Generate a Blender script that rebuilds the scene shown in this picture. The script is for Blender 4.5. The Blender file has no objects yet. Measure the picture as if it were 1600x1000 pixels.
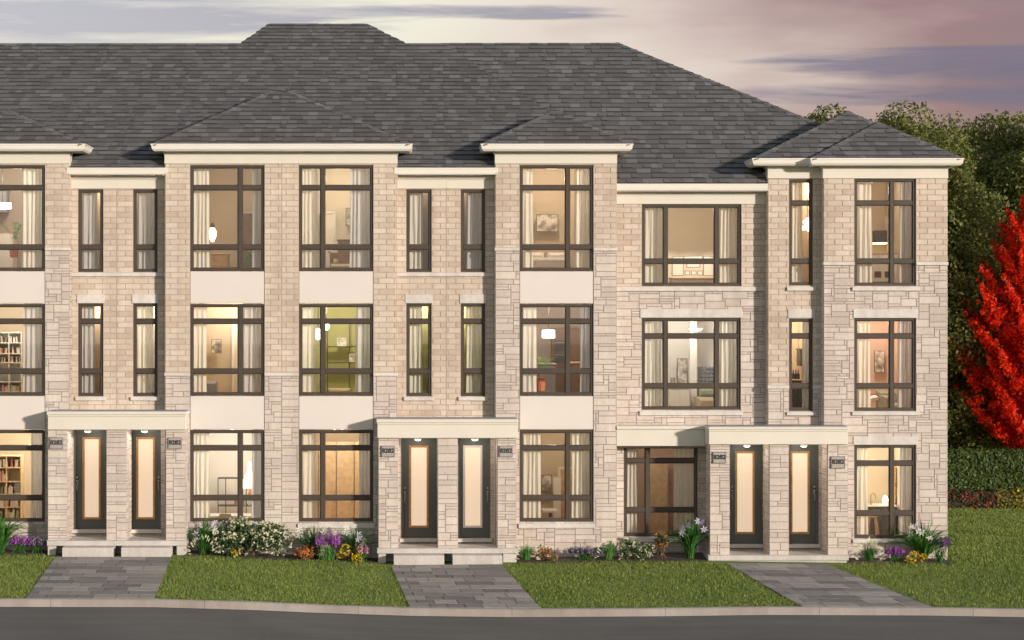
import bpy, math, random
import numpy as np
R = math.radians
random.seed(7)
rng = np.random.default_rng(7)
sc = bpy.context.scene
COL = sc.collection

# ------------------------------------------------------------------ camera
D, F, CX, CY, ZC = 45.0, 3150.0, 640.0, 480.0, 5.4
cam_d = bpy.data.cameras.new('camera')
cam = bpy.data.objects.new('camera', cam_d)
COL.objects.link(cam)
cam.location = (0, -D, ZC)
cam.rotation_euler = (R(90), 0, 0)
cam_d.sensor_width = 36
cam_d.lens = 36 * F / 1600
cam_d.shift_x = (800 - CX) / 1600
cam_d.shift_y = -(500 - CY) / 1600
cam_d.clip_end = 3000
sc.camera = cam

# ------------------------------------------------------------------ world
SUN = (1.0, -1.0, 0.26)
sun_el = math.atan2(SUN[2], math.hypot(SUN[0], SUN[1]))
sun_az = math.atan2(SUN[0], SUN[1])
world = bpy.data.worlds.new('World')
sc.world = world
world.use_nodes = True
wn, wl = world.node_tree.nodes, world.node_tree.links
wn.clear()


def wnode(t, **k):
    n = wn.new(t)
    for a, b in k.items():
        setattr(n, a, b)
    return n


def wmath(op, a, b=None, clamp=False):
    n = wnode('ShaderNodeMath', operation=op, use_clamp=clamp)
    for i, v in enumerate((a, b)):
        if v is None:
            continue
        if isinstance(v, (int, float)):
            n.inputs[i].default_value = v
        else:
            wl.new(v, n.inputs[i])
    return n.outputs[0]


def wmix(fac, a, b):
    n = wnode('ShaderNodeMix', data_type='RGBA')
    for s, v in ((0, fac), (6, a), (7, b)):
        if isinstance(v, (int, float, tuple)):
            n.inputs[s].default_value = v
        else:
            wl.new(v, n.inputs[s])
    return n.outputs[2]


SKY_GAIN = 1.0
sky = wnode('ShaderNodeTexSky', sky_type='NISHITA', sun_disc=False,
            sun_elevation=sun_el, sun_rotation=sun_az, air_density=1.2, dust_density=2.0)
bg1 = wnode('ShaderNodeBackground')
wl.new(sky.outputs[0], bg1.inputs[0])
bg1.inputs[1].default_value = 0.13
tc = wnode('ShaderNodeTexCoord')
sep = wnode('ShaderNodeSeparateXYZ')
wl.new(tc.outputs['Generated'], sep.inputs[0])
dx, dy, dz = sep.outputs
ady = wmath('MAXIMUM', wmath('ABSOLUTE', dy), 0.05)
az = wmath('DIVIDE', dx, ady)          # tangent of the azimuth off the street's normal
el = wmath('DIVIDE', dz, ady)          # tangent of the elevation
vec = wnode('ShaderNodeCombineXYZ')
wl.new(wmath('MULTIPLY', az, 9.0), vec.inputs[0])
wl.new(wmath('MULTIPLY', el, 95.0), vec.inputs[1])
nz = wnode('ShaderNodeTexNoise')
wl.new(vec.outputs[0], nz.inputs['Vector'])
nz.inputs['Scale'].default_value = 1.0
nz.inputs['Detail'].default_value = 8
nz.inputs['Roughness'].default_value = 0.62
nz.inputs['Distortion'].default_value = 0.5
vec2 = wnode('ShaderNodeCombineXYZ')
wl.new(wmath('MULTIPLY', az, 5.0), vec2.inputs[0])
wl.new(wmath('MULTIPLY', el, 22.0), vec2.inputs[1])
vec2.inputs[2].default_value = 4.7
nz2 = wnode('ShaderNodeTexNoise')
wl.new(vec2.outputs[0], nz2.inputs['Vector'])
nz2.inputs['Scale'].default_value = 1.0
nz2.inputs['Detail'].default_value = 5
# warm cream in the west fading to dusty mauve in the east
t_az = wmath('ADD', wmath('MULTIPLY', az, 2.1), wmath('ADD', 0.15, wmath('MULTIPLY', wmath('SUBTRACT', nz2.outputs[0], 0.5), 0.9)))
ramp = wnode('ShaderNodeValToRGB')
wl.new(t_az, ramp.inputs[0])
cr = ramp.color_ramp
cr.elements[0].position = 0.0
cr.elements[0].color = (0.74, 0.70, 0.59, 1)
cr.elements[1].position = 1.0
cr.elements[1].color = (0.20, 0.12, 0.15, 1)
for p, c in ((0.33, (0.66, 0.56, 0.50, 1)), (0.55, (0.44, 0.315, 0.30, 1)), (0.74, (0.27, 0.155, 0.165, 1))):
    e = cr.elements.new(p)
    e.color = c
grad = ramp.outputs[0]
# streaky clouds lying low in the sky
mask = None
for a0, e0, wa, we in ((-0.17, 0.146, 0.17, 0.018), (0.0, 0.147, 0.10, 0.0035), (0.245, 0.1205, 0.075, 0.006),
                       (0.29, 0.119, 0.10, 0.011), (0.315, 0.106, 0.085, 0.009), (0.225, 0.1055, 0.075, 0.0065),
                       (0.06, 0.1445, 0.05, 0.002), (0.20, 0.122, 0.04, 0.002), (0.3, 0.128, 0.08, 0.002),
                       (-0.40, 0.12, 0.10, 0.006), (0.5, 0.13, 0.10, 0.008)):
    u = wmath('POWER', wmath('ABSOLUTE', wmath('DIVIDE', wmath('SUBTRACT', az, a0), wa)), 2.0)
    v = wmath('POWER', wmath('ABSOLUTE', wmath('DIVIDE', wmath('SUBTRACT', el, e0), we)), 2.0)
    m = wmath('SUBTRACT', 1.0, wmath('ADD', u, v))
    mask = m if mask is None else wmath('MAXIMUM', mask, m)
mask = wmath('ADD', mask, wmath('MULTIPLY', wmath('SUBTRACT', nz.outputs[0], 0.5), 3.4))
mask = wmath('MULTIPLY', wmath('ADD', mask, 0.15), 0.95, clamp=True)
cl_a = wmix(wmath('MULTIPLY', wmath('ADD', az, 0.18), 2.4, clamp=True), (0.36, 0.35, 0.43, 1), (0.125, 0.105, 0.18, 1))
skycol = wmix(wmath('MULTIPLY', mask, 0.85), grad, cl_a)
# faint veils everywhere
veil = wmath('MULTIPLY', wmath('SUBTRACT', nz.outputs[0], 0.47), 1.3, clamp=True)
skycol = wmix(wmath('MULTIPLY', veil, 0.25), skycol, wmix(t_az, (0.62, 0.54, 0.48, 1), (0.34, 0.22, 0.23, 1)))
bg2 = wnode('ShaderNodeBackground')
wl.new(skycol, bg2.inputs[0])
bg2.inputs[1].default_value = SKY_GAIN
mx = wnode('ShaderNodeMixShader')
low = wmath('SUBTRACT', 1.0, wmath('MULTIPLY', wmath('SUBTRACT', dz, 0.2), 2.2, clamp=True), clamp=True)
wl.new(wmath('MULTIPLY', low, 0.88), mx.inputs[0])
wl.new(bg1.outputs[0], mx.inputs[1])
wl.new(bg2.outputs[0], mx.inputs[2])
wo = wnode('ShaderNodeOutputWorld')
wl.new(mx.outputs[0], wo.inputs[0])

# ------------------------------------------------------------------ sun
sd = bpy.data.lights.new('sun', 'SUN')
sd.energy = 3.6
sd.angle = R(3)
sd.color = (1.0, 0.87, 0.74)
sun = bpy.data.objects.new('sun', sd)
COL.objects.link(sun)
from mathutils import Vector
sun.rotation_euler = Vector(SUN).to_track_quat('Z', 'Y').to_euler()
sun.location = (20, -20, 10)

sc.view_settings.view_transform = 'Standard'
sc.view_settings.look = 'None'
sc.view_settings.gamma = 1
sc.view_settings.exposure = 0.35
sc.cycles.use_denoising = True
sc.cycles.max_bounces = 6
sc.cycles.transparent_max_bounces = 12
sc.cycles.caustics_reflective = False
sc.cycles.caustics_refractive = False
sc.cycles.sample_clamp_indirect = 4


# ------------------------------------------------------------------ photo scale helpers
def X(px, Y=0.0):
    return (px - CX) * (D + Y) / F


def Z(py, Y=0.0):
    return ZC - (py - CY) * (D + Y) / F


def interp(v, pts):
    return float(np.interp(v, [p[0] for p in pts], [p[1] for p in pts]))


# ------------------------------------------------------------------ materials
MATS = {}


class NT:
    def __init__(s, name):
        s.m = bpy.data.materials.new(name)
        s.m.use_nodes = True
        s.n, s.l = s.m.node_tree.nodes, s.m.node_tree.links
        s.bsdf = s.n['Principled BSDF']
        s.out = s.n['Material Output']
        MATS[name] = s.m

    def node(s, t, **k):
        n = s.n.new(t)
        for a, b in k.items():
            setattr(n, a, b)
        return n

    def link(s, a, b):
        s.l.new(a, b)

    def noise(s, scale, detail=4, rough=0.55, vec=None):
        n = s.node('ShaderNodeTexNoise')
        n.inputs['Scale'].default_value = scale
        n.inputs['Detail'].default_value = detail
        n.inputs['Roughness'].default_value = rough
        if vec is None:
            vec = s.pos()
        s.link(vec, n.inputs['Vector'])
        return n.outputs[0]

    def pos(s):
        if not hasattr(s, '_p'):
            s._p = s.node('ShaderNodeNewGeometry')
        return s._p.outputs['Position']

    def island(s):
        s.pos()
        return s._p.outputs['Random Per Island']

    def ramp(s, fac, stops):
        r = s.node('ShaderNodeValToRGB')
        s.link(fac, r.inputs[0])
        e = r.color_ramp.elements
        e[0].position, e[0].color = stops[0][0], (*stops[0][1], 1)
        e[1].position, e[1].color = stops[-1][0], (*stops[-1][1], 1)
        for p, c in stops[1:-1]:
            q = e.new(p)
            q.color = (*c, 1)
        return r.outputs[0]

    def mix(s, fac, a, b, blend='MIX'):
        n = s.node('ShaderNodeMix', data_type='RGBA', blend_type=blend)
        for k, v in ((0, fac), (6, a), (7, b)):
            if isinstance(v, (int, float)):
                n.inputs[k].default_value = v
            elif isinstance(v, tuple):
                n.inputs[k].default_value = (*v, 1) if len(v) == 3 else v
            else:
                s.link(v, n.inputs[k])
        return n.outputs[2]

    def bump(s, h, strength=0.3, dist=0.01):
        b = s.node('ShaderNodeBump')
        b.inputs['Strength'].default_value = strength
        b.inputs['Distance'].default_value = dist
        s.link(h, b.inputs['Height'])
        s.link(b.outputs[0], s.bsdf.inputs['Normal'])

    def set(s, **k):
        for a, b in k.items():
            i = s.bsdf.inputs[a.replace('_', ' ')]
            if isinstance(b, (int, float)):
                i.default_value = b
            elif isinstance(b, tuple):
                i.default_value = (*b, 1) if len(b) == 3 else b
            else:
                s.link(b, i)
        return s


def simple(name, col, rough=0.6, vary=0.12, scale=3.0, bump=0.0, metal=0.0, spec=0.4):
    t = NT(name)
    n = t.noise(scale)
    lo = tuple(c * (1 - vary) for c in col)
    hi = tuple(min(1, c * (1 + vary)) for c in col)
    t.set(Base_Color=t.ramp(n, [(0.3, lo), (0.7, hi)]), Roughness=rough, Metallic=metal)
    t.bsdf.inputs['Specular IOR Level'].default_value = spec
    if bump:
        t.bump(t.noise(scale * 30, 3), bump, 0.004)
    return t.m


def masonry(name, stops, grain, spread=0.10):
    t = NT(name)
    c = t.ramp(t.island(), stops)
    n = t.noise(grain, 5, 0.65)
    c = t.mix(1.0, c, t.ramp(n, [(0.25, (0.86, 0.85, 0.84)), (0.75, (1.08, 1.08, 1.08))]), 'MULTIPLY')
    big = t.noise(0.9, 3)
    c = t.mix(1.0, c, t.ramp(big, [(0.3, (1 - spread,) * 3), (0.7, (1 + spread * 0.6,) * 3)]), 'MULTIPLY')
    mp = t.node('ShaderNodeMapping')
    mp.inputs['Scale'].default_value = (2.6, 2.6, 0.3)
    t.link(t.pos(), mp.inputs['Vector'])
    st = t.noise(1.0, 5, 0.65, mp.outputs[0])
    c = t.mix(1.0, c, t.ramp(st, [(0.3, (0.86, 0.855, 0.85)), (0.62, (1.04, 1.04, 1.04))]), 'MULTIPLY')
    t.set(Base_Color=c, Roughness=0.88)
    t.bsdf.inputs['Specular IOR Level'].default_value = 0.2
    t.bump(n, 0.5, 0.006)
    return t.m


masonry('brick', [(0.0, (0.52, 0.435, 0.365)), (0.3, (0.585, 0.505, 0.43)), (0.7, (0.615, 0.54, 0.465)), (1.0, (0.665, 0.59, 0.52))], 26)
masonry('stone', [(0.0, (0.53, 0.47, 0.43)), (0.5, (0.59, 0.53, 0.488)), (1.0, (0.65, 0.59, 0.545))], 14, 0.06)
simple('brick_mortar', (0.42, 0.35, 0.29), 0.95, 0.1, 5)
simple('stone_mortar', (0.30, 0.26, 0.245), 0.95, 0.1, 5)
masonry('trim_stone', [(0.0, (0.60, 0.58, 0.56)), (1.0, (0.68, 0.66, 0.63))], 9, 0.06)
masonry('cast_concrete', [(0.0, (0.52, 0.50, 0.48)), (1.0, (0.58, 0.56, 0.54))], 16, 0.08)
simple('white_trim', (0.66, 0.635, 0.57), 0.55, 0.03, 1.5)
simple('panel_paint', (0.65, 0.61, 0.585), 0.7, 0.02, 1.2)
simple('gutter_metal', (0.78, 0.76, 0.71), 0.4, 0.03, 1.0)
simple('frame_bronze', (0.066, 0.052, 0.042), 0.45, 0.1, 4)
simple('door_paint', (0.10, 0.108, 0.102), 0.45, 0.06, 2)
simple('door_wood', (0.48, 0.28, 0.12), 0.5, 0.2, 12)
simple('steel', (0.40, 0.39, 0.37), 0.3, 0.05, 3, metal=0.9)
simple('dark_metal', (0.03, 0.03, 0.032), 0.4, 0.1, 3)
simple('plaque_stone', (0.36, 0.33, 0.31), 0.7, 0.1, 12)
simple('soffit', (0.62, 0.60, 0.56), 0.7, 0.03, 2)

t = NT('shingle')
c = t.ramp(t.island(), [(0.0, (0.11, 0.11, 0.115)), (0.5, (0.138, 0.138, 0.144)), (0.85, (0.16, 0.16, 0.166)), (1.0, (0.195, 0.193, 0.197))])
n = t.noise(60, 3, 0.7)
c = t.mix(1.0, c, t.ramp(n, [(0.25, (0.72, 0.72, 0.72)), (0.75, (1.2, 1.2, 1.2))]), 'MULTIPLY')
t.set(Base_Color=c, Roughness=0.92)
t.bsdf.inputs['Specular IOR Level'].default_value = 0.15
t.bump(n, 0.6, 0.006)
simple('roof_deck', (0.05, 0.05, 0.052), 0.95, 0.1, 4)  # deck black; also paints the shadow lines on the shingle edges

t = NT('glass')
lw = t.node('ShaderNodeLayerWeight')
lw.inputs['Blend'].default_value = 0.5
pw = t.node('ShaderNodeMath', operation='POWER')
t.link(lw.outputs['Facing'], pw.inputs[0])
pw.inputs[1].default_value = 4.0
fr = t.node('ShaderNodeMath', operation='ADD')
t.link(pw.outputs[0], fr.inputs[0])
fr.inputs[1].default_value = 0.085
tr = t.node('ShaderNodeBsdfTransparent')
tr.inputs[0].default_value = (0.93, 0.94, 0.93, 1)
gl = t.node('ShaderNodeBsdfGlossy')
gl.inputs['Roughness'].default_value = 0.01
ms = t.node('ShaderNodeMixShader')
mm = t.node('ShaderNodeMath', operation='MULTIPLY')
t.link(fr.outputs[0], mm.inputs[0])
mm.inputs[1].default_value = 1.3
mm.use_clamp = True
t.link(mm.outputs[0], ms.inputs[0])
t.link(tr.outputs[0], ms.inputs[1])
t.link(gl.outputs[0], ms.inputs[2])
t.link(ms.outputs[0], t.out.inputs[0])


def curtain_mat(name, col):
    t = NT(name)
    tl = t.node('ShaderNodeBsdfTranslucent')
    tl.inputs[0].default_value = (*col, 1)
    w = t.noise(14, 4)
    t.set(Base_Color=t.ramp(w, [(0.3, tuple(c * 0.93 for c in col)), (0.7, col)]), Roughness=0.9)
    ms = t.node('ShaderNodeMixShader')
    ms.inputs[0].default_value = 0.35
    t.link(t.bsdf.outputs[0], ms.inputs[1])
    t.link(tl.outputs[0], ms.inputs[2])
    t.link(ms.outputs[0], t.out.inputs[0])
    return t.m


curtain_mat('curtain_cream', (0.86, 0.82, 0.74))
curtain_mat('curtain_grey', (0.62, 0.61, 0.62))


def emit(name, col, strength):
    t = NT(name)
    t.set(Base_Color=col, Roughness=0.5)
    t.bsdf.inputs['Emission Color'].default_value = (*col, 1)
    t.bsdf.inputs['Emission Strength'].default_value = strength
    return t.m


emit('lamp_white', (1.0, 0.93, 0.82), 6.0)
emit('lamp_warm', (1.0, 0.76, 0.45), 5.0)
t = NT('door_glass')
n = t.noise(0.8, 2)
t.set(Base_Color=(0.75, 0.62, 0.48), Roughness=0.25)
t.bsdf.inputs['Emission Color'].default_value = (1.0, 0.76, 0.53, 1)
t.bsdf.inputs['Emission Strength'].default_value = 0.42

for nm, col in (('room_cream', (0.72, 0.65, 0.54)), ('room_tan', (0.60, 0.50, 0.385)), ('room_olive', (0.40, 0.40, 0.17)),
                ('room_rose', (0.66, 0.49, 0.41)), ('room_white', (0.78, 0.75, 0.71)), ('room_taupe', (0.46, 0.38, 0.33))):
    simple(nm, col, 0.9, 0.04, 1)
simple('oak', (0.52, 0.33, 0.17), 0.5, 0.2, 9)
simple('pale_wood', (0.66, 0.50, 0.32), 0.5, 0.15, 9)
simple('walnut', (0.16, 0.09, 0.055), 0.5, 0.2, 9)
simple('furniture_white', (0.78, 0.76, 0.73), 0.5, 0.03, 3)
simple('furniture_grey', (0.27, 0.28, 0.31), 0.6, 0.06, 3)
simple('charcoal', (0.06, 0.06, 0.065), 0.5, 0.1, 3)
simple('fabric_beige', (0.52, 0.42, 0.31), 0.9, 0.1, 20)
simple('fabric_sage', (0.33, 0.35, 0.28), 0.9, 0.1, 20)
simple('fabric_white', (0.78, 0.75, 0.72), 0.9, 0.05, 10)
simple('terracotta', (0.50, 0.17, 0.08), 0.7, 0.1, 6)
t = NT('book_spines')
t.set(Base_Color=t.ramp(t.island(), [(0.0, (0.65, 0.62, 0.58)), (0.3, (0.75, 0.73, 0.7)), (0.5, (0.45, 0.12, 0.08)), (0.65, (0.15, 0.22, 0.30)), (0.8, (0.70, 0.60, 0.40)), (1.0, (0.20, 0.28, 0.16))]), Roughness=0.7)
t = NT('picture_print')
n = t.noise(5, 4)
t.set(Base_Color=t.ramp(n, [(0.3, (0.05, 0.045, 0.045)), (0.45, (0.35, 0.30, 0.26)), (0.6, (0.75, 0.72, 0.68)), (0.75, (0.45, 0.12, 0.10))]), Roughness=0.6)


def leaf_mat(name, stops, trans=0.3, rough=0.55):
    t = NT(name)
    c = t.ramp(t.island(), stops)
    t.set(Base_Color=c, Roughness=rough)
    t.bsdf.inputs['Specular IOR Level'].default_value = 0.25
    tl = t.node('ShaderNodeBsdfTranslucent')
    t.link(c, tl.inputs[0])
    ms = t.node('ShaderNodeMixShader')
    ms.inputs[0].default_value = trans
    t.link(t.bsdf.outputs[0], ms.inputs[1])
    t.link(tl.outputs[0], ms.inputs[2])
    t.link(ms.outputs[0], t.out.inputs[0])
    return t.m


leaf_mat('leaf_forest', [(0.0, (0.105, 0.125, 0.038)), (0.5, (0.175, 0.20, 0.058)), (0.85, (0.24, 0.26, 0.075)), (1.0, (0.33, 0.335, 0.105))], 0.4)
leaf_mat('leaf_red', [(0.0, (0.60, 0.015, 0.006)), (0.5, (0.90, 0.035, 0.010)), (1.0, (0.98, 0.12, 0.03))], 0.55)
leaf_mat('leaf_hedge', [(0.0, (0.04, 0.07, 0.02)), (0.6, (0.08, 0.13, 0.034)), (1.0, (0.15, 0.20, 0.06))])
leaf_mat('leaf_bush', [(0.0, (0.03, 0.035, 0.02)), (0.6, (0.06, 0.07, 0.03)), (1.0, (0.12, 0.11, 0.05))])
leaf_mat('leaf_yellow', [(0.0, (0.06, 0.06, 0.015)), (0.7, (0.16, 0.15, 0.03)), (1.0, (0.42, 0.38, 0.05))])
leaf_mat('blade_green', [(0.0, (0.03, 0.10, 0.02)), (0.6, (0.06, 0.19, 0.035)), (1.0, (0.12, 0.28, 0.06))])
leaf_mat('blade_bright', [(0.0, (0.06, 0.20, 0.035)), (1.0, (0.18, 0.42, 0.09))])
leaf_mat('shrub_green', [(0.0, (0.04, 0.075, 0.03)), (1.0, (0.10, 0.16, 0.07))])
leaf_mat('petal_white', [(0.0, (0.70, 0.70, 0.60)), (1.0, (0.85, 0.85, 0.78))], 0.25)
leaf_mat('petal_lilac', [(0.0, (0.55, 0.48, 0.72)), (1.0, (0.75, 0.70, 0.85))], 0.25)
leaf_mat('petal_cream', [(0.0, (0.62, 0.64, 0.42)), (1.0, (0.82, 0.82, 0.62))], 0.25)
leaf_mat('petal_purple', [(0.0, (0.26, 0.06, 0.36)), (1.0, (0.48, 0.16, 0.58))], 0.25)
leaf_mat('petal_dusky', [(0.0, (0.16, 0.11, 0.22)), (1.0, (0.32, 0.24, 0.38))], 0.25)
leaf_mat('petal_orange', [(0.0, (0.60, 0.16, 0.04)), (1.0, (0.80, 0.32, 0.10))], 0.25)
leaf_mat('petal_yellow', [(0.0, (0.72, 0.42, 0.02)), (1.0, (0.88, 0.62, 0.04))], 0.25)
leaf_mat('petal_pink', [(0.0, (0.50, 0.22, 0.32)), (1.0, (0.72, 0.45, 0.52))], 0.25)
leaf_mat('petal_red', [(0.0, (0.26, 0.03, 0.035)), (1.0, (0.45, 0.09, 0.08))], 0.25)
t = NT('grass_blade')
c = t.ramp(t.island(), [(0.0, (0.08, 0.135, 0.024)), (0.5, (0.15, 0.21, 0.043)), (1.0, (0.32, 0.36, 0.11))])
n = t.noise(1.1, 5, 0.6)
c = t.mix(1.0, c, t.ramp(n, [(0.3, (0.78, 0.86, 0.8)), (0.55, (1.0, 1.0, 1.0)), (0.75, (1.12, 1.1, 1.0))]), 'MULTIPLY')
t.set(Base_Color=c, Roughness=0.6)
t.bsdf.inputs['Specular IOR Level'].default_value = 0.2
simple('bark', (0.10, 0.075, 0.055), 0.9, 0.3, 8)

t = NT('lawn_soil')
n1 = t.noise(1.3, 4)
n2 = t.noise(45, 3, 0.7)
c = t.ramp(n1, [(0.3, (0.095, 0.15, 0.03)), (0.7, (0.15, 0.205, 0.045))])
c = t.mix(1.0, c, t.ramp(n2, [(0.3, (0.55, 0.6, 0.5)), (0.7, (1.3, 1.3, 1.2))]), 'MULTIPLY')
t.set(Base_Color=c, Roughness=0.95)
t.bump(n2, 0.8, 0.03)
t = NT('asphalt')
n1 = t.noise(0.5, 5, 0.6)
n2 = t.noise(90, 3, 0.8)
mp = t.node('ShaderNodeMapping')
mp.inputs['Scale'].default_value = (0.18, 2.2, 1)
t.link(t.pos(), mp.inputs['Vector'])
n3 = t.noise(1.0, 5, 0.65, mp.outputs[0])
c = t.ramp(n1, [(0.3, (0.085, 0.085, 0.084)), (0.7, (0.12, 0.12, 0.118))])
c = t.mix(1.0, c, t.ramp(n2, [(0.3, (0.78, 0.78, 0.78)), (0.7, (1.25, 1.25, 1.25))]), 'MULTIPLY')
c = t.mix(1.0, c, t.ramp(n3, [(0.3, (0.82, 0.82, 0.82)), (0.7, (1.15, 1.15, 1.14))]), 'MULTIPLY')
t.set(Base_Color=c, Roughness=0.85)
t.bump(n2, 0.5, 0.008)
t = NT('paver')
mp = t.node('ShaderNodeMapping')
mp.inputs['Scale'].default_value = (2.0, 9.0, 1)
t.link(t.pos(), mp.inputs['Vector'])
n1 = t.noise(1.6, 5, 0.7, mp.outputs[0])
c = t.ramp(t.island(), [(0.0, (0.14, 0.136, 0.136)), (0.5, (0.225, 0.218, 0.215)), (1.0, (0.31, 0.30, 0.29))])
c = t.mix(1.0, c, t.ramp(n1, [(0.3, (0.75, 0.75, 0.76)), (0.7, (1.18, 1.17, 1.16))]), 'MULTIPLY')
t.set(Base_Color=c, Roughness=0.85)
t.bump(n1, 0.4, 0.01)
simple('paver_joint', (0.07, 0.066, 0.064), 0.95, 0.2, 20)
masonry('kerb_concrete', [(0.0, (0.33, 0.30, 0.28)), (1.0, (0.38, 0.35, 0.33))], 40, 0.12)
simple('earth', (0.10, 0.12, 0.05), 0.95, 0.3, 0.3)
simple('mulch', (0.075, 0.06, 0.05), 0.95, 0.4, 30, 0.6)


# ------------------------------------------------------------------ mesh builder
class MB:
    def __init__(s):
        s.v, s.f = [], []

    def add(s, verts, faces):
        o = len(s.v)
        s.v.extend(verts)
        s.f.extend([tuple(i + o for i in f) for f in faces])
        return s

    def box(s, x0, x1, y0, y1, z0, z1):
        return s.add([(x0, y0, z0), (x1, y0, z0), (x1, y1, z0), (x0, y1, z0), (x0, y0, z1), (x1, y0, z1), (x1, y1, z1), (x0, y1, z1)],
                     [(0, 3, 2, 1), (4, 5, 6, 7), (0, 1, 5, 4), (1, 2, 6, 5), (2, 3, 7, 6), (3, 0, 4, 7)])

    def cbox(s, x0, x1, y0, y1, z0, z1, c=0.006):
        """box with chamfered front edges"""
        v = [(x0, y0 + c, z0), (x1, y0 + c, z0), (x1, y0 + c, z1), (x0, y0 + c, z1),
             (x0 + c, y0, z0 + c), (x1 - c, y0, z0 + c), (x1 - c, y0, z1 - c), (x0 + c, y0, z1 - c),
             (x0, y1, z0), (x1, y1, z0), (x1, y1, z1), (x0, y1, z1)]
        return s.add(v, [(4, 5, 6, 7), (0, 1, 5, 4), (1, 2, 6, 5), (2, 3, 7, 6), (3, 0, 4, 7),
                         (0, 8, 9, 1), (1, 9, 10, 2), (2, 10, 11, 3), (3, 11, 8, 0), (8, 11, 10, 9)])

    def poly(s, pts):
        return s.add(pts, [tuple(range(len(pts)))])

    def tube(s, pts, r, n=8, cap=True):
        pts = [Vector(p) for p in pts]
        rs = r if isinstance(r, (list, tuple)) else [r] * len(pts)
        rings = []
        for i, p in enumerate(pts):
            d = (pts[min(i + 1, len(pts) - 1)] - pts[max(i - 1, 0)]).normalized()
            a = d.orthogonal().normalized() if i == 0 else (a - d * a.dot(d)).normalized()
            b = d.cross(a)
            rings.append([tuple(p + (a * math.cos(k * 2 * math.pi / n) + b * math.sin(k * 2 * math.pi / n)) * rs[i]) for k in range(n)])
        v = [q for ring in rings for q in ring]
        f = [(i * n + k, i * n + (k + 1) % n, (i + 1) * n + (k + 1) % n, (i + 1) * n + k) for i in range(len(pts) - 1) for k in range(n)]
        if cap:
            f.append(tuple(reversed(range(n))))
            f.append(tuple((len(pts) - 1) * n + k for k in range(n)))
        return s.add(v, f)

    def lathe(s, cx, cy, prof, n=14):
        v = [(cx + r * math.cos(2 * math.pi * k / n), cy + r * math.sin(2 * math.pi * k / n), z) for r, z in prof for k in range(n)]
        f = [(i * n + k, i * n + (k + 1) % n, (i + 1) * n + (k + 1) % n, (i + 1) * n + k) for i in range(len(prof) - 1) for k in range(n)]
        f.append(tuple(reversed(range(n))))
        f.append(tuple((len(prof) - 1) * n + k for k in range(n)))
        return s.add(v, f)

    def build(s, name, mat, parent=None, smooth=False, kind=None):
        me = bpy.data.meshes.new(name)
        me.from_pydata(s.v, [], s.f)
        me.materials.append(MATS[mat])
        if smooth:
            me.polygons.foreach_set('use_smooth', [True] * len(me.polygons))
        o = bpy.data.objects.new(name, me)
        COL.objects.link(o)
        if parent is not None:
            o.parent = parent
            base = parent
            off = Vector((0, 0, 0))
            while base is not None:
                off += base.location
                base = base.parent
            o.location = -off
        if kind:
            o['kind'] = kind
        return o


def tag(o, label, cat, group=None):
    o['label'] = label
    o['category'] = cat
    if group:
        o['group'] = group
    return o


def thing(name, label, cat, loc=(0, 0, 0), group=None):
    o = bpy.data.objects.new(name, None)
    o.empty_display_size = 0.2
    COL.objects.link(o)
    o.location = loc
    return tag(o, label, cat, group)


# ------------------------------------------------------------------ masonry laid stone by stone
def cut(rect, holes):
    out = [rect]
    for h in holes:
        nxt = []
        for (a, b, c, d) in out:
            if h[0] >= b or h[1] <= a or h[2] >= d or h[3] <= c:
                nxt.append((a, b, c, d))
                continue
            if h[0] > a:
                nxt.append((a, h[0], c, d))
            if h[1] < b:
                nxt.append((h[1], b, c, d))
            m0, m1 = max(a, h[0]), min(b, h[1])
            if h[2] > c:
                nxt.append((m0, m1, c, h[2]))
            if h[3] < d:
                nxt.append((m0, m1, h[3], d))
        out = nxt
    return [r for r in out if r[1] - r[0] > 0.012 and r[3] - r[2] > 0.012]


def units_brick(u0, u1, v0, v1):
    L, H = 0.345, 0.1235
    k0 = math.floor(v0 / H)
    for k in range(k0, math.ceil(v1 / H)):
        off = (k % 2) * L / 2
        j0 = math.floor((u0 - off) / L)
        for j in range(j0, math.ceil((u1 - off) / L) + 1):
            a, c = off + j * L, k * H
            yield max(a, u0), min(a + L, u1), max(c, v0), min(c + H, v1)


def units_stone(u0, u1, v0, v1):
    m = 0.0575
    nv = max(1, round((v1 - v0) / m))
    nu = max(1, round((u1 - u0) / m))
    mv, mu = (v1 - v0) / nv, (u1 - u0) / nu
    g = np.zeros((nv, nu), bool)
    for i in range(nv):
        for j in range(nu):
            if g[i, j]:
                continue
            h = random.choice((1, 1, 2, 2, 3, 3))
            w = random.randint(4, 9) if h > 1 else random.randint(3, 8)
            if h == 3:
                w = random.randint(6, 10)
            if nu < 13:
                w = random.choice((3, 4, 5, 6, 8)) if h > 1 else random.choice((3, 4, 6, 8))
            h = min(h, nv - i)
            ww = 0
            while ww < w and j + ww < nu and not g[i:i + h, j + ww].any():
                ww += 1
            # avoid leaving slivers
            if j + ww < nu and not g[i, j + ww:].any() and nu - (j + ww) <= 2:
                while j + ww < nu and not g[i:i + h, j + ww].any():
                    ww += 1
            g[i:i + h, j:j + ww] = True
            yield u0 + j * mu, u0 + (j + ww) * mu, v0 + i * mv, v0 + (i + h) * mv


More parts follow.
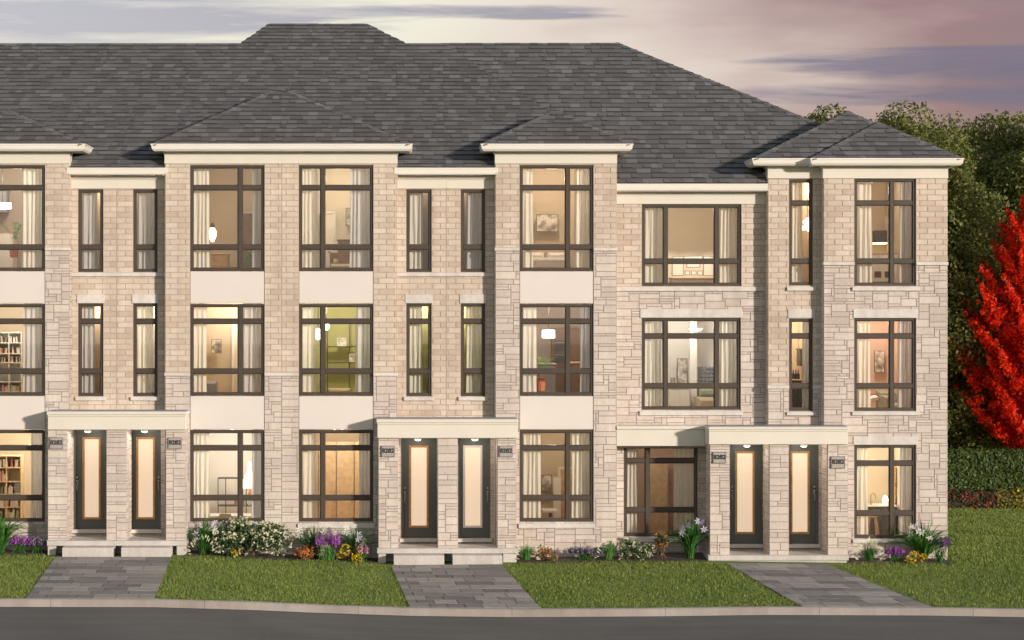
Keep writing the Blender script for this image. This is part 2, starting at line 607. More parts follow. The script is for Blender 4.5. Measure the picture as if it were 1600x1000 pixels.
def lay(mb, kind, u0, u1, v0, v1, holes, mapf):
    gap = 0.0055 if kind == 'brick' else 0.0055
    ch = 0.004
    for r in (units_brick if kind == 'brick' else units_stone)(u0, u1, v0, v1):
        if r[1] - r[0] < 0.02 or r[3] - r[2] < 0.02:
            continue
        d = random.uniform(0, 0.004)
        for a, b, c, e in cut(r, holes):
            a, b, c, e = a + gap, b - gap, c + gap, e - gap
            if b - a < 0.012 or e - c < 0.012:
                continue
            base = -0.012
            v = [mapf(a, c, base), mapf(b, c, base), mapf(b, e, base), mapf(a, e, base),
                 mapf(a + ch, c + ch, d), mapf(b - ch, c + ch, d), mapf(b - ch, e - ch, d), mapf(a + ch, e - ch, d)]
            mb.add(v, [(4, 5, 6, 7), (0, 1, 5, 4), (1, 2, 6, 5), (2, 3, 7, 6), (3, 0, 4, 7)])


def wall(house, Y, x0, x1, bands, holes, ret=None):
    """front wall at depth Y between pixel columns; bands = [(kind, ytop, ybottom)], holes pixel rects; ret = (left, right) return depth"""
    a, b = X(x0, Y), X(x1, Y)
    hs = [(X(h[0], Y), X(h[2], Y), Z(h[3], Y), Z(h[1], Y)) for h in holes]
    for kind, yt, yb in bands:
        v1, v0 = Z(yt, Y), Z(yb, Y)
        m = MB()
        lay(m, kind, a, b, v0, v1, hs, lambda u, v, d: (u, Y - d, v))
        back = MB()
        for r in cut((a, b, v0, v1), hs):
            back.box(r[0], r[1], Y + 0.007, Y + 0.24, r[2], r[3])
        for side, dep in zip((-1, 1), ret or (0, 0)):
            if not dep:
                continue
            xs = a if side < 0 else b
            lay(m, kind, Y + 0.012, Y + dep, v0, v1, [], lambda u, v, d: (xs + side * (d + 0.013), u, v))
            back.box(min(xs, xs + side * 0.006), max(xs, xs + side * 0.006), Y + 0.01, Y + dep, v0, v1)
        o = m.build(kind + '_wall', kind, house)
        back.build('wall_core', kind + '_mortar', o)


# ------------------------------------------------------------------ windows and rooms
def window(house, Y, x0, y0, x1, y1, vb=(), hb=(), lintel=None, sill=None, label=None):
    m = MB()
    a, b, zt, zb = X(x0, Y), X(x1, Y), Z(y0, Y), Z(y1, Y)
    f = 0.058
    yf, yb_ = Y + 0.035, Y + 0.13
    m.cbox(a, b, yf, yb_, zt - f, zt).cbox(a, b, yf, yb_, zb, zb + f)
    m.cbox(a, a + f, yf + 0.001, yb_, zb + f, zt - f).cbox(b - f, b, yf + 0.001, yb_, zb + f, zt - f)
    vs = [X(p, Y) for p in vb]
    hs = sorted(Z(p, Y) for p in hb)
    w, h = 0.047, 0.05
    for p in vs:
        m.cbox(p - w, p + w, yf - 0.004, yb_, zb + f, zt - f, 0.008)
    xs = [a + f] + [q for p in vs for q in (p - w, p + w)] + [b - f]
    for p in hs:
        for i in range(0, len(xs), 2):
            m.cbox(xs[i], xs[i + 1], yf + 0.003, yb_, p - h, p + h, 0.008)
    # thin dark glazing beads in each light
    zs = [zb + f] + [q for p in hs for q in (p - h, p + h)] + [zt - f]
    t = 0.016
    for i in range(0, len(xs), 2):
        for j in range(0, len(zs), 2):
            u0, u1, w0, w1 = xs[i], xs[i + 1], zs[j], zs[j + 1]
            m.box(u0, u1, yf + 0.03, yf + 0.06, w0, w0 + t).box(u0, u1, yf + 0.03, yf + 0.06, w1 - t, w1)
            m.box(u0, u0 + t, yf + 0.03, yf + 0.06, w0 + t, w1 - t).box(u1 - t, u1, yf + 0.03, yf + 0.06, w0 + t, w1 - t)
    o = m.build('window', 'frame_bronze', house)
    g = MB()
    g.box(a + 0.02, b - 0.02, yf + 0.052, yf + 0.058, zb + 0.02, zt - 0.02)
    g.f = [(2, 6, 5, 1) if False else q for q in g.f]
    # single sheet of glass (front face only)
    g2 = MB().poly([(a + .02, yf + .055, zb + .02), (b - .02, yf + .055, zb + .02), (b - .02, yf + .055, zt - .02), (a + .02, yf + .055, zt - .02)])
    g2.build('pane', 'glass', o)
    if lintel:
        MB().cbox(X(lintel[0], Y), X(lintel[2], Y), Y - 0.022, Y + 0.1, Z(lintel[3], Y), Z(lintel[1], Y), 0.008).build('lintel', 'trim_stone', o)
    if sill:
        MB().cbox(X(sill[0], Y), X(sill[2], Y), Y - 0.05, Y + 0.12, Z(sill[3], Y), Z(sill[1], Y), 0.008).build('sill', 'trim_stone', o)
    return o


def point(x, y, z, e, col=(1, 0.74, 0.48), r=0.12):
    l = bpy.data.lights.new('lamp_light', 'POINT')
    l.energy = e
    l.color = col
    l.shadow_soft_size = r
    o = bpy.data.objects.new('lamp_light', l)
    COL.objects.link(o)
    o.location = (x, y, z)


GAIN = 2.2


def room(house, Y, x0, y0, x1, y1, mat, power=30, depth=3.0, floor='oak', lx=None, ly=None, ld=1.3, col=(1, 0.84, 0.63), ceil='room_white'):
    a, b, zt, zb = X(x0, Y), X(x1, Y), Z(y0, Y), Z(y1, Y)
    f, k = Y + 0.26, Y + 0.26 + depth
    m = MB()
    m.box(a - .06, a, f, k, zb, zt).box(b, b + .06, f, k, zb, zt).box(a, b, k - .06, k, zb, zt)
    o = m.build('room', mat, house)
    MB().box(a - .06, b + .06, f, k, zt, zt + .06).build('ceiling', ceil, o)
    MB().box(a - .06, b + .06, f, k, zb - .06, zb).build('floor', floor, o)
    lx = (a + b) / 2 if lx is None else X(lx, Y)
    lz = zt - 0.35 if ly is None else Z(ly, Y)
    point(lx, f + ld, lz, power * GAIN, col)


def curtain(Y, x0, y0, x1, y1, label, mat='curtain_cream', off=0.24):
    yy = Y + off
    a, b, zt, zb = X(x0, yy), X(x1, yy), Z(y0, yy), Z(y1, yy)
    n = max(12, int((b - a) / 0.012))
    folds = max(2, round((b - a) / 0.10))
    ph = random.uniform(0, 6)
    rows = 7
    v, fc = [], []
    for j in range(rows):
        t = j / (rows - 1)
        for i in range(n + 1):
            s = i / n
            th = ph + s * folds * 2 * math.pi + 0.6 * math.sin(s * 9 + ph)
            amp = 0.030 * (0.75 + 0.25 * t) * (0.8 + 0.3 * math.sin(7 * s + ph))
            v.append((a + (b - a) * s + 0.010 * math.sin(th * 2 + t) + (0.02 * t * t * (1 if s > .5 else -1)) * abs(s - .5),
                      yy + amp * math.sin(th) + 0.008 * math.sin(5 * t + i), zt + (zb - zt) * t))
    for j in range(rows - 1):
        for i in range(n):
            q = j * (n + 1) + i
            fc.append((q, q + 1, q + n + 2, q + n + 1))
    m = MB().add(v, fc)
    o = m.build('curtain', mat, None, True)
    tag(o, label, 'curtain', 'curtains hanging behind the windows')
    return o


def cur(Y, win, spans, where, mats=None):
    """hang curtains; spans in pixels across the window"""
    for i, (p, q) in enumerate(spans):
        mid = (win[0] + win[2]) / 2
        side = 'left' if (p + q) / 2 < mid else 'right'
        mt = (mats or ('curtain_cream',) * 9)[i]
        tone = 'cream' if mt == 'curtain_cream' else 'grey'
        only = 'single ' if len(spans) == 1 else ''
        lab = f'{only}{tone} curtain, {side} side, {where}' if len(spans) > 1 else f'single {tone} curtain in {where}'
        curtain(Y, p, win[1] - 4, q, win[3] + 8, lab, mt)


# ------------------------------------------------------------------ roofs laid shingle by shingle
def clip(poly, a, b, c):
    """keep a*u+b*v<=c"""
    out = []
    for i in range(len(poly)):
        p, q = poly[i], poly[(i + 1) % len(poly)]
        dp, dq = a * p[0] + b * p[1] - c, a * q[0] + b * q[1] - c
        if dp <= 0:
            out.append(p)
        if dp * dq < 0:
            t = dp / (dp - dq)
            out.append((p[0] + t * (q[0] - p[0]), p[1] + t * (q[1] - p[1])))
    return out


def shingles(pts, house, name='roof', course=0.235, seed=0):
    """pts: convex planar polygon, counterclockwise seen from above/outside"""
    P = [Vector(p) for p in pts]
    nrm = Vector((0, 0, 0))
    for i in range(len(P)):
        nrm += (P[i] - P[0]).cross(P[(i + 1) % len(P)] - P[0])
    nrm.normalize()
    if nrm.z < 0:
        P.reverse()
        nrm = -nrm
    u = Vector((0, 0, 1)).cross(nrm).normalized()
    v = nrm.cross(u)
    O = P[0]
    q = [((p - O).dot(u), (p - O).dot(v)) for p in P]
    es = []
    for i in range(len(q)):
        (x0, y0), (x1, y1) = q[i], q[(i + 1) % len(q)]
        ex, ey = x1 - x0, y1 - y0
        L = math.hypot(ex, ey)
        if L > 1e-6:
            es.append((ey / L, -ex / L, (ey * x0 - ex * y0) / L))
    v0, v1 = min(p[1] for p in q), max(p[1] for p in q)
    u0, u1 = min(p[0] for p in q), max(p[0] for p in q)
    rs = random.Random(seed)
    m = MB()
    k = 0
    vv = v0 - (((O.z + v.z * v0) / v.z) % course)
    mi = []
    while vv < v1:
        x = u0 - rs.uniform(0, 0.3)
        while x < u1:
            w = rs.choice((0.14, 0.18, 0.22, 0.27, 0.33))
            hi = rs.random() < 0.5
            poly = [(x, vv), (x + w - 0.002, vv), (x + w - 0.002, vv + course), (x, vv + course)]
            for e in es:
                poly = clip(poly, *e)
                if len(poly) < 3:
                    break
            if len(poly) >= 3:
                th = 0.034 if hi else 0.02
                top = []
                for (pu, pv) in poly:
                    t = (pv - vv) / course
                    top.append(O + u * pu + v * pv + nrm * (0.006 + th * (1 - t)))
                low = [O + u * pu + v * pv - nrm * 0.004 for pu, pv in poly]
                n = len(poly)
                m.add([tuple(p) for p in top + low], [tuple(range(n))] + [(i, n + i, n + (i + 1) % n, (i + 1) % n) for i in range(n)])
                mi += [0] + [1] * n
            x += w
        vv += course
        k += 1
    o = m.build(name, 'shingle', house)
    o.data.materials.append(MATS['roof_deck'])  # black cut edges, with the shadow lines between courses put into their colour
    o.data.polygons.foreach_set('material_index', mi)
    dk = MB()
    n = len(P)
    dk.add([tuple(p - nrm * 0.003) for p in P] + [tuple(p - nrm * 0.06) for p in P],
           [tuple(range(n)), tuple(reversed(range(n, 2 * n)))] + [(i, n + i, n + (i + 1) % n, (i + 1) % n) for i in range(n)])
    dk.build('roof_deck', 'roof_deck', o)
    return o


def ridge_caps(a, b, house_roof):
    a, b = Vector(a), Vector(b)
    L = (b - a).length
    d = (b - a) / L
    side = d.cross(Vector((0, 0, 1))).normalized()
    m = MB()
    s = 0.0
    up = side.cross(d).normalized()
    if up.z < 0:
        up = -up
    while s < L - 0.05:
        e = min(L, s + 0.2)
        p, q = a + d * s, a + d * e
        lift = 0.028
        v = [p + up * lift, q + up * (lift - .012), q + side * 0.11 - up * 0.03, p + side * 0.11 - up * 0.018,
             q - side * 0.11 - up * 0.03, p - side * 0.11 - up * 0.018]
        m.add([tuple(x) for x in v], [(0, 1, 2, 3), (1, 0, 5, 4), (0, 3, 5)])
        s += 0.16
    m.build('ridge_cap', 'shingle', house_roof)


def gutter(house, path, z0, h=0.165, name='gutter'):
    """rounded eaves gutter swept along a plan path [(x,y)...] ; outside lies to the right of travel direction -> outward = (dy,-dx)"""
    prof = [(-0.10, 0.01), (-0.02, 0.0), (0.03, 0.012), (0.065, 0.05), (0.078, 0.10), (0.085, h - 0.03), (0.098, h - 0.024), (0.098, h), (0.07, h), (0.07, h - 0.02), (-0.10, h - 0.02)]
    n = len(path)
    rings = []
    for i in range(n):
        p = Vector((path[i][0], path[i][1]))
        ds = []
        if i > 0:
            ds.append((p - Vector(path[i - 1][:2])).normalized())
        if i < n - 1:
            ds.append((Vector(path[i + 1][:2]) - p).normalized())
        ns = [Vector((d.y, -d.x)) for d in ds]
        o = ns[0] if len(ns) == 1 else (ns[0] + ns[1]) / (1 + ns[0].dot(ns[1]))
        rings.append([(p.x + o.x * a, p.y + o.y * a, z0 + b) for a, b in prof])
    k = len(prof)
    m = MB()
    v = [q for r in rings for q in r]
    f = [(i * k + j, i * k + (j + 1) % k, (i + 1) * k + (j + 1) % k, (i + 1) * k + j) for i in range(n - 1) for j in range(k)]
    f.append(tuple(reversed(range(k))))
    f.append(tuple((n - 1) * k + j for j in range(k)))
    m.add(v, f)
    return m.build(name, 'gutter_metal', house)


def frieze(house, Y, x0, x1, y0, y1, dl=0.3, dr=0.3, flange=True, cl=True, cr_=True):
    """white frieze board with a small crown along its top; returns on both free sides"""
    m = MB()
    a, b, zt, zb = X(x0, Y), X(x1, Y), Z(y0, Y), Z(y1, Y)
    m.cbox(a, b, Y - 0.03, Y + max(dl, dr, 0.2), zb, zt, 0.006)
    if flange:
        zf = zt - 0.055
        m.cbox(a - (0.03 if cl else 0), b + (0.03 if cr_ else 0), Y - 0.075, Y + max(dl, dr, .2) - .003, zf, zt + 0.003, 0.01)
        m.cbox(a - (0.012 if cl else 0), b + (0.012 if cr_ else 0), Y - 0.05, Y + max(dl, dr, .2) - .004, zf - 0.03, zf + 0.002, 0.008)
    return m.build('frieze_board', 'white_trim', house)


# ------------------------------------------------------------------ ground heights
FAC = [(-200, 865), (0, 866), (75, 867), (290, 867), (450, 874), (600, 880), (810, 878), (1110, 876), (1320, 879), (1480, 880), (1900, 881)]
KER = [(-300, 936), (0, 936), (240, 936.5), (400, 941), (500, 945.5), (640, 950), (800, 952), (1000, 951), (1200, 948.5), (1450, 949.5), (1600, 952), (2000, 953)]
YF, YK = -0.6, -5.5
xs_f = [(X(p, YF), Z(q, YF)) for p, q in FAC]
xs_k = [(X(p, YK), Z(q, YK)) for p, q in KER]


def zg(x, y):
    zf, zk = interp(x, xs_f), interp(x, xs_k)
    if y <= YK:
        return zk
    if y < YF:
        t = (y - YK) / (YF - YK)
        return zk + (zf - zk) * (t * 0.8 + 0.2 * t * t * (3 - 2 * t))
    if y < 12:
        return zf + (-0.30 - zf) * max(0, min(1, (y - 1) / 11))
    return -0.30


def sheet(name, mat, xs, ys, zfun, kind='structure', parent=None, thick=0):
    m = MB()
    nx = len(xs)
    for y in ys:
        for x in xs:
            m.v.append((x, y, zfun(x, y)))
    for j in range(len(ys) - 1):
        for i in range(nx - 1):
            q = j * nx + i
            m.f.append((q, q + 1, q + nx + 1, q + nx))
    return m.build(name, mat, parent, True, kind)


sheet('ground', 'earth', [-400, -60, -30, 0, 30, 60, 400], [-300, -60, -16.2, 36, 90, 500], lambda x, y: -0.95)
sheet('lawn', 'lawn_soil', list(np.linspace(-34, 60, 95)), [YK, -5, -4.4, -3.8, -3.2, -2.6, -2, -1.4, -0.9, -0.6, 1, 3, 6, 9, 12, 16, 22, 30, 36], zg)
road_z = lambda x, y: interp(x, xs_k) - 0.125 - 0.02 * min(1.5, abs(y - YK)) * 0.5
sheet('road', 'asphalt', list(np.linspace(-60, 80, 141)), [-16, -12, -9, -7.5, -6.5, -6, -5.55], road_z)
# kerb laid in lengths along the street
m = MB()
kx = list(np.arange(-34, 60, 0.5))
for i in range(len(kx) - 1):
    a, b = kx[i], kx[i + 1]
    if (i % 6) == 5:
        b -= 0.006
    for (x0, x1) in ((a, b),):
        za, zb = zg(x0, YK) + 0.02, zg(x1, YK) + 0.02
        y0, y1 = YK - 0.17, YK
        v = [(x0, y0, za - .2), (x1, y0, zb - .2), (x1, y1, zb - .2), (x0, y1, za - .2),
             (x0, y0 - 0.0, za - .025), (x1, y0, zb - .025), (x0, y0 + .03, za), (x1, y0 + .03, zb), (x1, y1, zb), (x0, y1, za)]
        m.add(v, [(0, 1, 5, 4), (4, 5, 7, 6), (6, 7, 8, 9), (9, 8, 2, 3), (0, 4, 6, 9, 3), (1, 2, 8, 7, 5)])
m.build('kerb', 'kerb_concrete', None, False, 'structure')


# paved walks up to the porches
WALKS = []


def walk(pix, y0=-1.0, seed=0):
    """pix: left/right pixel at the top (py 885) and at the kerb"""
    (l0, r0), (l1, r1) = pix
    L0, R0_, L1, R1 = X(l0, y0), X(r0, y0), X(l1, YK), X(r1, YK)
    WALKS.append((L0, R0_, L1, R1, y0))
    rs = random.Random(seed)

    def P(s, t, up):
        y = y0 + (YK + 0.002 - y0) * t
        a, b = L0 + (L1 - L0) * t, R0_ + (R1 - R0_) * t
        x = a + (b - a) * s
        return (x, y, zg(x, y) + up)
    base = MB()
    for j in range(14):
        t0, t1 = j / 14, (j + 1) / 14
        for i in range(4):
            s0, s1 = i / 4, (i + 1) / 4
            base.poly([P(s0, t1, .012), P(s1, t1, .012), P(s1, t0, .012), P(s0, t0, .012)])
    o = base.build('walkway', 'paver_joint', None, False, 'structure')
    m = MB()
    W = R0_ - L0
    rows = 12
    for j in range(rows):
        t0, t1 = j / rows, (j + 1) / rows
        s = 0.0
        first = True
        while s < 1:
            w = (0.18 if first else rs.choice((0.32, 0.45, 0.6, 0.75))) / W
            if first and j % 2:
                w *= 2.2
            first = False
            e = min(1.0, s + w)
            if 1 - e < 0.12:
                e = 1.0
            gs, gt = 0.006 / W * 1.3, 0.0022
            up = 0.026 + rs.uniform(0, .003)
            c = [P(s + gs, t1 - gt, up), P(e - gs, t1 - gt, up), P(e - gs, t0 + gt, up), P(s + gs, t0 + gt, up)]
            d = [P(s + gs * .2, t1 - gt * .2, .01), P(e - gs * .2, t1 - gt * .2, .01), P(e - gs * .2, t0 + gt * .2, .01), P(s + gs * .2, t0 + gt * .2, .01)]
            m.add(c + d, [(0, 1, 2, 3), (4, 5, 1, 0), (5, 6, 2, 1), (6, 7, 3, 2), (7, 4, 0, 3)])
            s = e
    m.build('paving_slabs', 'paver', o)


walk(((86, 268), (40, 241)), -1.0, 1)
walk(((610, 783), (640, 846)), -1.0, 2)
walk(((1134, 1292), (1253, 1456)), -1.0, 3)

# ------------------------------------------------------------------ the row of townhouses
HOUSE_LABELS = [
    'leftmost townhouse, cut by the photo edge, with bookshelves behind its ground and middle windows',
    'second townhouse from the left, with a big white flowering shrub below its ground window',
    'third townhouse from the left, right half of the wide double-window gable bay',
    'fourth townhouse from the left, single bay under its own small hipped gable roof',
    'fifth townhouse, set back with three-light windows and lowest eaves',
    'end townhouse on the right beside the lawn and red tree',
]
HD = ['leftmost townhouse', 'second townhouse from left', 'third townhouse from left', 'fourth townhouse from left',
      'fifth townhouse from left', 'rightmost end townhouse']
px_c = (40, 311, 568, 830, 1080, 1340)
H = [thing('townhouse', HOUSE_LABELS[i], 'house', (X(px_c[i]), 3.0, -0.3), 'townhouses in the row') for i in range(6)]

RC = 0.28      # recessed wall plane
Y5, Y6 = 0.53, 0.25


def panels(h, Y, x0, x1, spans):
    for a, b in spans:
        MB().cbox(X(x0, Y) + .002, X(x1, Y) - .002, Y + 0.012, Y + 0.2, Z(b, Y), Z(a, Y), 0.008).build('spandrel_panel', 'panel_paint', h)


def coping(h, Y, spans, y0, y1):
    m = MB()
    for a, b in spans:
        m.cbox(X(a, Y) - 0.0, X(b, Y), Y - 0.035, Y + 0.2, Z(y1, Y), Z(y0, Y), 0.008)
    m.build('coping', 'trim_stone', h)


F3, F2, F1 = (258, 423), (475, 618), (672, 815)
B3, B2, B1 = (293, 386), (502, 580), (700, 778)


def bay(h, Y, x0, x1, mul, sill=False):
    window(h, Y, x0, F3[0], x1, F3[1], mul, B3)
    window(h, Y, x0, F2[0], x1, F2[1], mul, B2)
    window(h, Y, x0, F1[0], x1, F1[1], mul, B1, None, (x0 - 2, 818, x1 + 3, 825) if sill else None)
    panels(h, Y, x0, x1, ((424, 474), (619, 671)))


def bayholes(x0, x1):
    return [(x0, F3[0], x1, F1[1])]


# --- house one
wall(H[0], 0, -105, 108, [('brick', 254, 386.5), ('stone', 391.5, 885)], bayholes(-45, 70), (0.28, 0.28))
coping(H[0], 0, [(-106, -45.2), (70.2, 109.3)], 386.5, 391.5)
bay(H[0], 0, -45, 70, (-8,))
frieze(H[0], 0, -106, 109, 236, 256)
# --- houses two and three share the wide bay
wall(H[1], 0, 258, 440, [('brick', 254, 582.5), ('stone', 587.5, 885)], bayholes(297, 413), (0.28, 0))
coping(H[1], 0, [(256.7, 296.8), (413.2, 440)], 582.5, 587.5)
bay(H[1], 0, 297, 413, (375,), True)
frieze(H[1], 0, 257, 440, 236, 256, cr_=False)
wall(H[2], 0, 440, 620, [('brick', 254, 582.5), ('stone', 587.5, 885)], bayholes(467, 583), (0, 0.28))
coping(H[2], 0, [(440, 466.8), (583.2, 621.3)], 582.5, 587.5)
bay(H[2], 0, 467, 583, (504,), True)
frieze(H[2], 0, 440, 621, 236, 256, cl=False)
# --- house four
wall(H[3], 0, 774, 963, [('brick', 254, 387), ('stone', 392, 888)], bayholes(812, 927), (0.28, 0.53))
coping(H[3], 0, [(772.7, 811.8), (927.2, 964.3)], 387, 392)
bay(H[3], 0, 812, 927, (887,), True)
frieze(H[3], 0, 773, 964, 236, 256)


# --- recessed walls with narrow windows and the doors
def narrow(h, Y, x0, x1, lint=True):
    window(h, Y, x0, 296, x1, 425, (), (386,))
    window(h, Y, x0, 474, x1, 619, (), (502, 580), (x0 - 2, 460, x1 + 2, 474), (x0 - 4, 620, x1 + 4, 626))


def recess(h, x0, x1, win, door, left):
    Y = RC
    holes = [(win[0], 296, win[1], 425), (win[0], 474, win[1], 619), door]
    wall(h, Y, x0, x1, [('brick', 293, 426), ('brick', 432, 655), ('stone', 655, 890)], holes)
    narrow(h, Y, *win)
    MB().cbox(X(x0, Y), X(x1, Y), Y - 0.03, Y + 0.2, Z(432, Y), Z(426, Y), 0.007).build('sill_course', 'trim_stone', h)


def door(h, Y, x0, x1, y0, y1, glass, hx, hy, wall_right, light_trim=False):
    a, b, zt, zb = X(x0, Y), X(x1, Y), Z(y0, Y), Z(y1, Y)
    g = [X(glass[0], Y), X(glass[1], Y), Z(glass[3], Y), Z(glass[2], Y)]
    m = MB()
    for r in cut((a, b, zb, zt), [(g[0], g[1], g[2], g[3])]):
        m.box(r[0], r[1], Y + 0.06, Y + 0.12, r[2], r[3])
    # jambs and a slight panel moulding
    m.cbox(a, a + 0.05, Y + 0.01, Y + 0.1, zb, zt).cbox(b - 0.05, b, Y + 0.01, Y + 0.1, zb, zt).cbox(a + .05, b - .05, Y + 0.011, Y + 0.1, zt - 0.05, zt)
    d = m.build('door', 'door_paint', h)
    t = 0.05
    tr = MB()
    tr.cbox(g[0], g[1], Y + .045, Y + .11, g[2], g[2] + t).cbox(g[0], g[1], Y + .045, Y + .11, g[3] - t, g[3])
    tr.cbox(g[0], g[0] + t, Y + .046, Y + .11, g[2] + t, g[3] - t).cbox(g[1] - t, g[1], Y + .046, Y + .11, g[2] + t, g[3] - t)
    tr.build('glass_trim', 'door_wood' if not light_trim else 'furniture_white', d)
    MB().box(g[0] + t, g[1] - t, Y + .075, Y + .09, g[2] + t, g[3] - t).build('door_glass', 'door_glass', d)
    x, z = X(hx, Y), Z(hy, Y)
    k = MB()
    k.cbox(x - .02, x + .02, Y + .045, Y + .065, z - .03, z + .06, .006)
    k.lathe(0, 0, [(0.03, 0), (0.03, .02), (.018, .045), (0.0, .05)], 10)
    n = 4 * 10
    k.v[-n:] = [(x + q[0], Y + .05 - q[2], z + .13 + q[1]) for q in k.v[-n:]]
    k.tube([(x, Y + .05, z - .01), (x, Y - .01, z - .02), (x, Y - .02, z - .06), (x, Y - .02, z - .12), (x, Y - .005, z - .16), (x, Y + .05, z - .17)], .010, 8)
    k.tube([(x, Y + .05, z + .05), (x + (.09 if wall_right < 0 else -.09) * 0.0 + .0, Y - .03, z + .05)], .022, 8)
    k.build('handle', 'steel', d, True)
    MB().cbox(a - .04, b + .04, Y - 0.06, Y + .2, Z(y1 + 6, Y), Z(y1, Y) - .002, .008).build('threshold', 'trim_stone', d)


recess(H[0], 104, 182, (122, 161), (115, 672, 166, 834), True)
door(H[0], RC, 115, 166, 672, 827, (128, 157, 683, 812), 120.5, 755, 1)
recess(H[1], 182, 262, (208, 246), (198, 672, 251, 834), False)
door(H[1], RC, 198, 251, 672, 827, (212, 242, 683, 812), 248, 755, -1)
recess(H[2], 616, 697, (635, 674), (627, 684, 683, 848), True)
door(H[2], RC, 627, 683, 684, 841, (639, 670, 696, 825), 632.5, 772, 1)
recess(H[3], 697, 778, (720, 758), (715, 684, 766, 848), False)
door(H[3], RC, 715, 766, 684, 841, (723.5, 754, 696, 825), 762, 772, -1, True)

# --- house five, set back
wall(H[4], Y5, 959, 1204, [('brick', 316, 448), ('stone', 455, 700)], [(1003, 319.5, 1158, 447), (1003, 497, 1157, 640)])
MB().cbox(X(960, Y5), X(1203, Y5), Y5 - .04, Y5 + .2, Z(455, Y5), Z(448, Y5), .008).build('sill_course', 'trim_stone', H[4])
window(H[4], Y5, 1003, 319.5, 1158, 446.5, (1040, 1120), (408,))
window(H[4], Y5, 1003, 497, 1157, 640, (1040, 1120), (525, 603), (1000, 483, 1160, 496.5), (999, 642, 1160, 649))
wall(H[4], Y5, 959, 1109, [('stone', 700, 890)], [(975, 696, 1090, 838)])
window(H[4], Y5, 975, 696, 1090, 838, (1012,), (720, 797), None, (973, 840, 1092, 847))
frieze(H[4], Y5, 961, 1203, 299, 319, cl=False, cr_=False)
wall(H[4], 0.3, 1109, 1200, [('stone', 665, 890)], [(1140, 695, 1193, 857)], (0.24, 0))
door(H[4], 0.3, 1140, 1193, 695, 850, (1149, 1180, 705, 835), 1143.5, 770, 1)
m = MB()
m.cbox(X(963, 0), X(1108, 0), 0.0, Y5 - 0.002, Z(697, 0), Z(671, 0), .008)
m.cbox(X(963, 0), X(1108, 0), -0.035, Y5 - 0.003, Z(671, 0), Z(665.5, 0), .01)
m.build('window_canopy', 'white_trim', H[4])
# --- house six: side strip and front bay
wall(H[5], Y6, 1200, 1291, [('brick', 275, 602), ('stone', 607.5, 890)],
     [(1233, 280, 1270, 446), (1233, 498, 1270, 642), (1232, 695, 1279, 857)], (0.28, 0))
coping(H[5], Y6, [(1199, 1232.8), (1270.2, 1290)], 602, 607.5)
window(H[5], Y6, 1233, 280, 1270, 446, (), (317, 408), None, (1229, 448.5, 1274, 454.5))
window(H[5], Y6, 1233, 498, 1270, 642, (), (525, 603), (1231, 483, 1273, 497), (1229, 643.5, 1274, 649))
frieze(H[5], Y6, 1199, 1290, 258, 279, cr_=False, dl=.3)
door(H[5], Y6, 1232, 1279, 695, 850, (1235.5, 1266, 705, 835), 1273, 770, -1)
wall(H[5], 0, 1287, 1480, [('brick', 275, 409.5), ('stone', 414.5, 890)],
     [(1335, 279, 1431, 446.5), (1335, 497, 1431, 642), (1335, 695, 1431, 841)], (0.25, 0))
coping(H[5], 0, [(1285.7, 1334.8), (1431.2, 1481.3)], 409.5, 414.5)
window(H[5], 0, 1335, 279, 1431, 446.5, (1394,), (317, 408), None, (1331, 448.5, 1436, 454.5))
window(H[5], 0, 1335, 497, 1431, 642, (1394,), (525, 603), (1333, 483, 1434, 497), (1331, 643.5, 1436, 649))
window(H[5], 0, 1335, 695, 1431, 841, (1394,), (724, 802), (1333, 682, 1434, 695), (1332, 842.5, 1435, 848))
frieze(H[5], 0, 1285, 1481, 258, 279, dl=.25, dr=.3)
# gable-end side walls and back walls of the row
xr = X(1480)
m = MB()
lay(m, 'stone', 0.02, 12.5, -0.6, Z(412), [], lambda u, v, d: (xr + d + .013, u, v))
o = m.build('stone_wall', 'stone', H[5])
MB().box(xr - .24, xr + .004, 0.245, 12.5, -0.7, Z(412)).build('wall_core', 'stone_mortar', o)
m = MB()
lay(m, 'brick', 0.02, 12.5, Z(412), Z(262), [], lambda u, v, d: (xr + d + .013, u, v))
o = m.build('brick_wall', 'brick', H[5])
MB().box(xr - .24, xr + .004, 0.245, 12.5, Z(412), Z(262)).build('wall_core', 'brick_mortar', o)
xb = [X(-105), X(182), X(440), X(697), X(963), X(1200), X(1480)]
for i in range(6):
    MB().box(xb[i] + .25, xb[i + 1] - .25, 12.3, 12.5, -0.7, 8.1).build('back_wall', 'brick_mortar', H[i])
MB().box(xb[0], xb[0] + .2, 0.25, 12.5, -0.7, 8.4).build('party_wall', 'brick_mortar', H[0])

# ------------------------------------------------------------------ roofs
YE, YR, YRB = 0.02, 6.5, 7.66
ZEL, ZR = Z(262, YE), Z(68, YR)
sl = (ZR - ZEL) / (YR - YE)
zl = lambda y: ZEL + sl * (y - YE)
YE5 = 0.24
ZER = Z(287, YE5)
sr = (ZR - ZER) / (YR - YE5)
zr_ = lambda y: ZER + sr * (y - YE5)
XL = X(-140)
EB = 12.9
YBAY = 1.3       # the main slope stops behind the bays' own top rooms
for i, a, b, y in ((0, XL, X(106), YBAY), (0, X(106), xb[1], YE), (1, xb[1], X(260), YE), (1, X(260), xb[2], YBAY), (2, xb[2], X(618), YBAY), (2, X(618), xb[3], YE)):
    shingles([(a, y, zl(y)), (b, y, zl(y)), (b, YR, ZR), (a, YR, ZR)], H[i], 'roof', 0.235, int(abs(a) * 10))
for i, (a, b) in enumerate(((XL, xb[1]), (xb[1], xb[2]), (xb[2], xb[3]))):
    shingles([(b, EB, ZEL), (a, EB, ZEL), (a, YR, ZR), (b, YR, ZR)], H[i], 'roof', 0.235, i + 20)
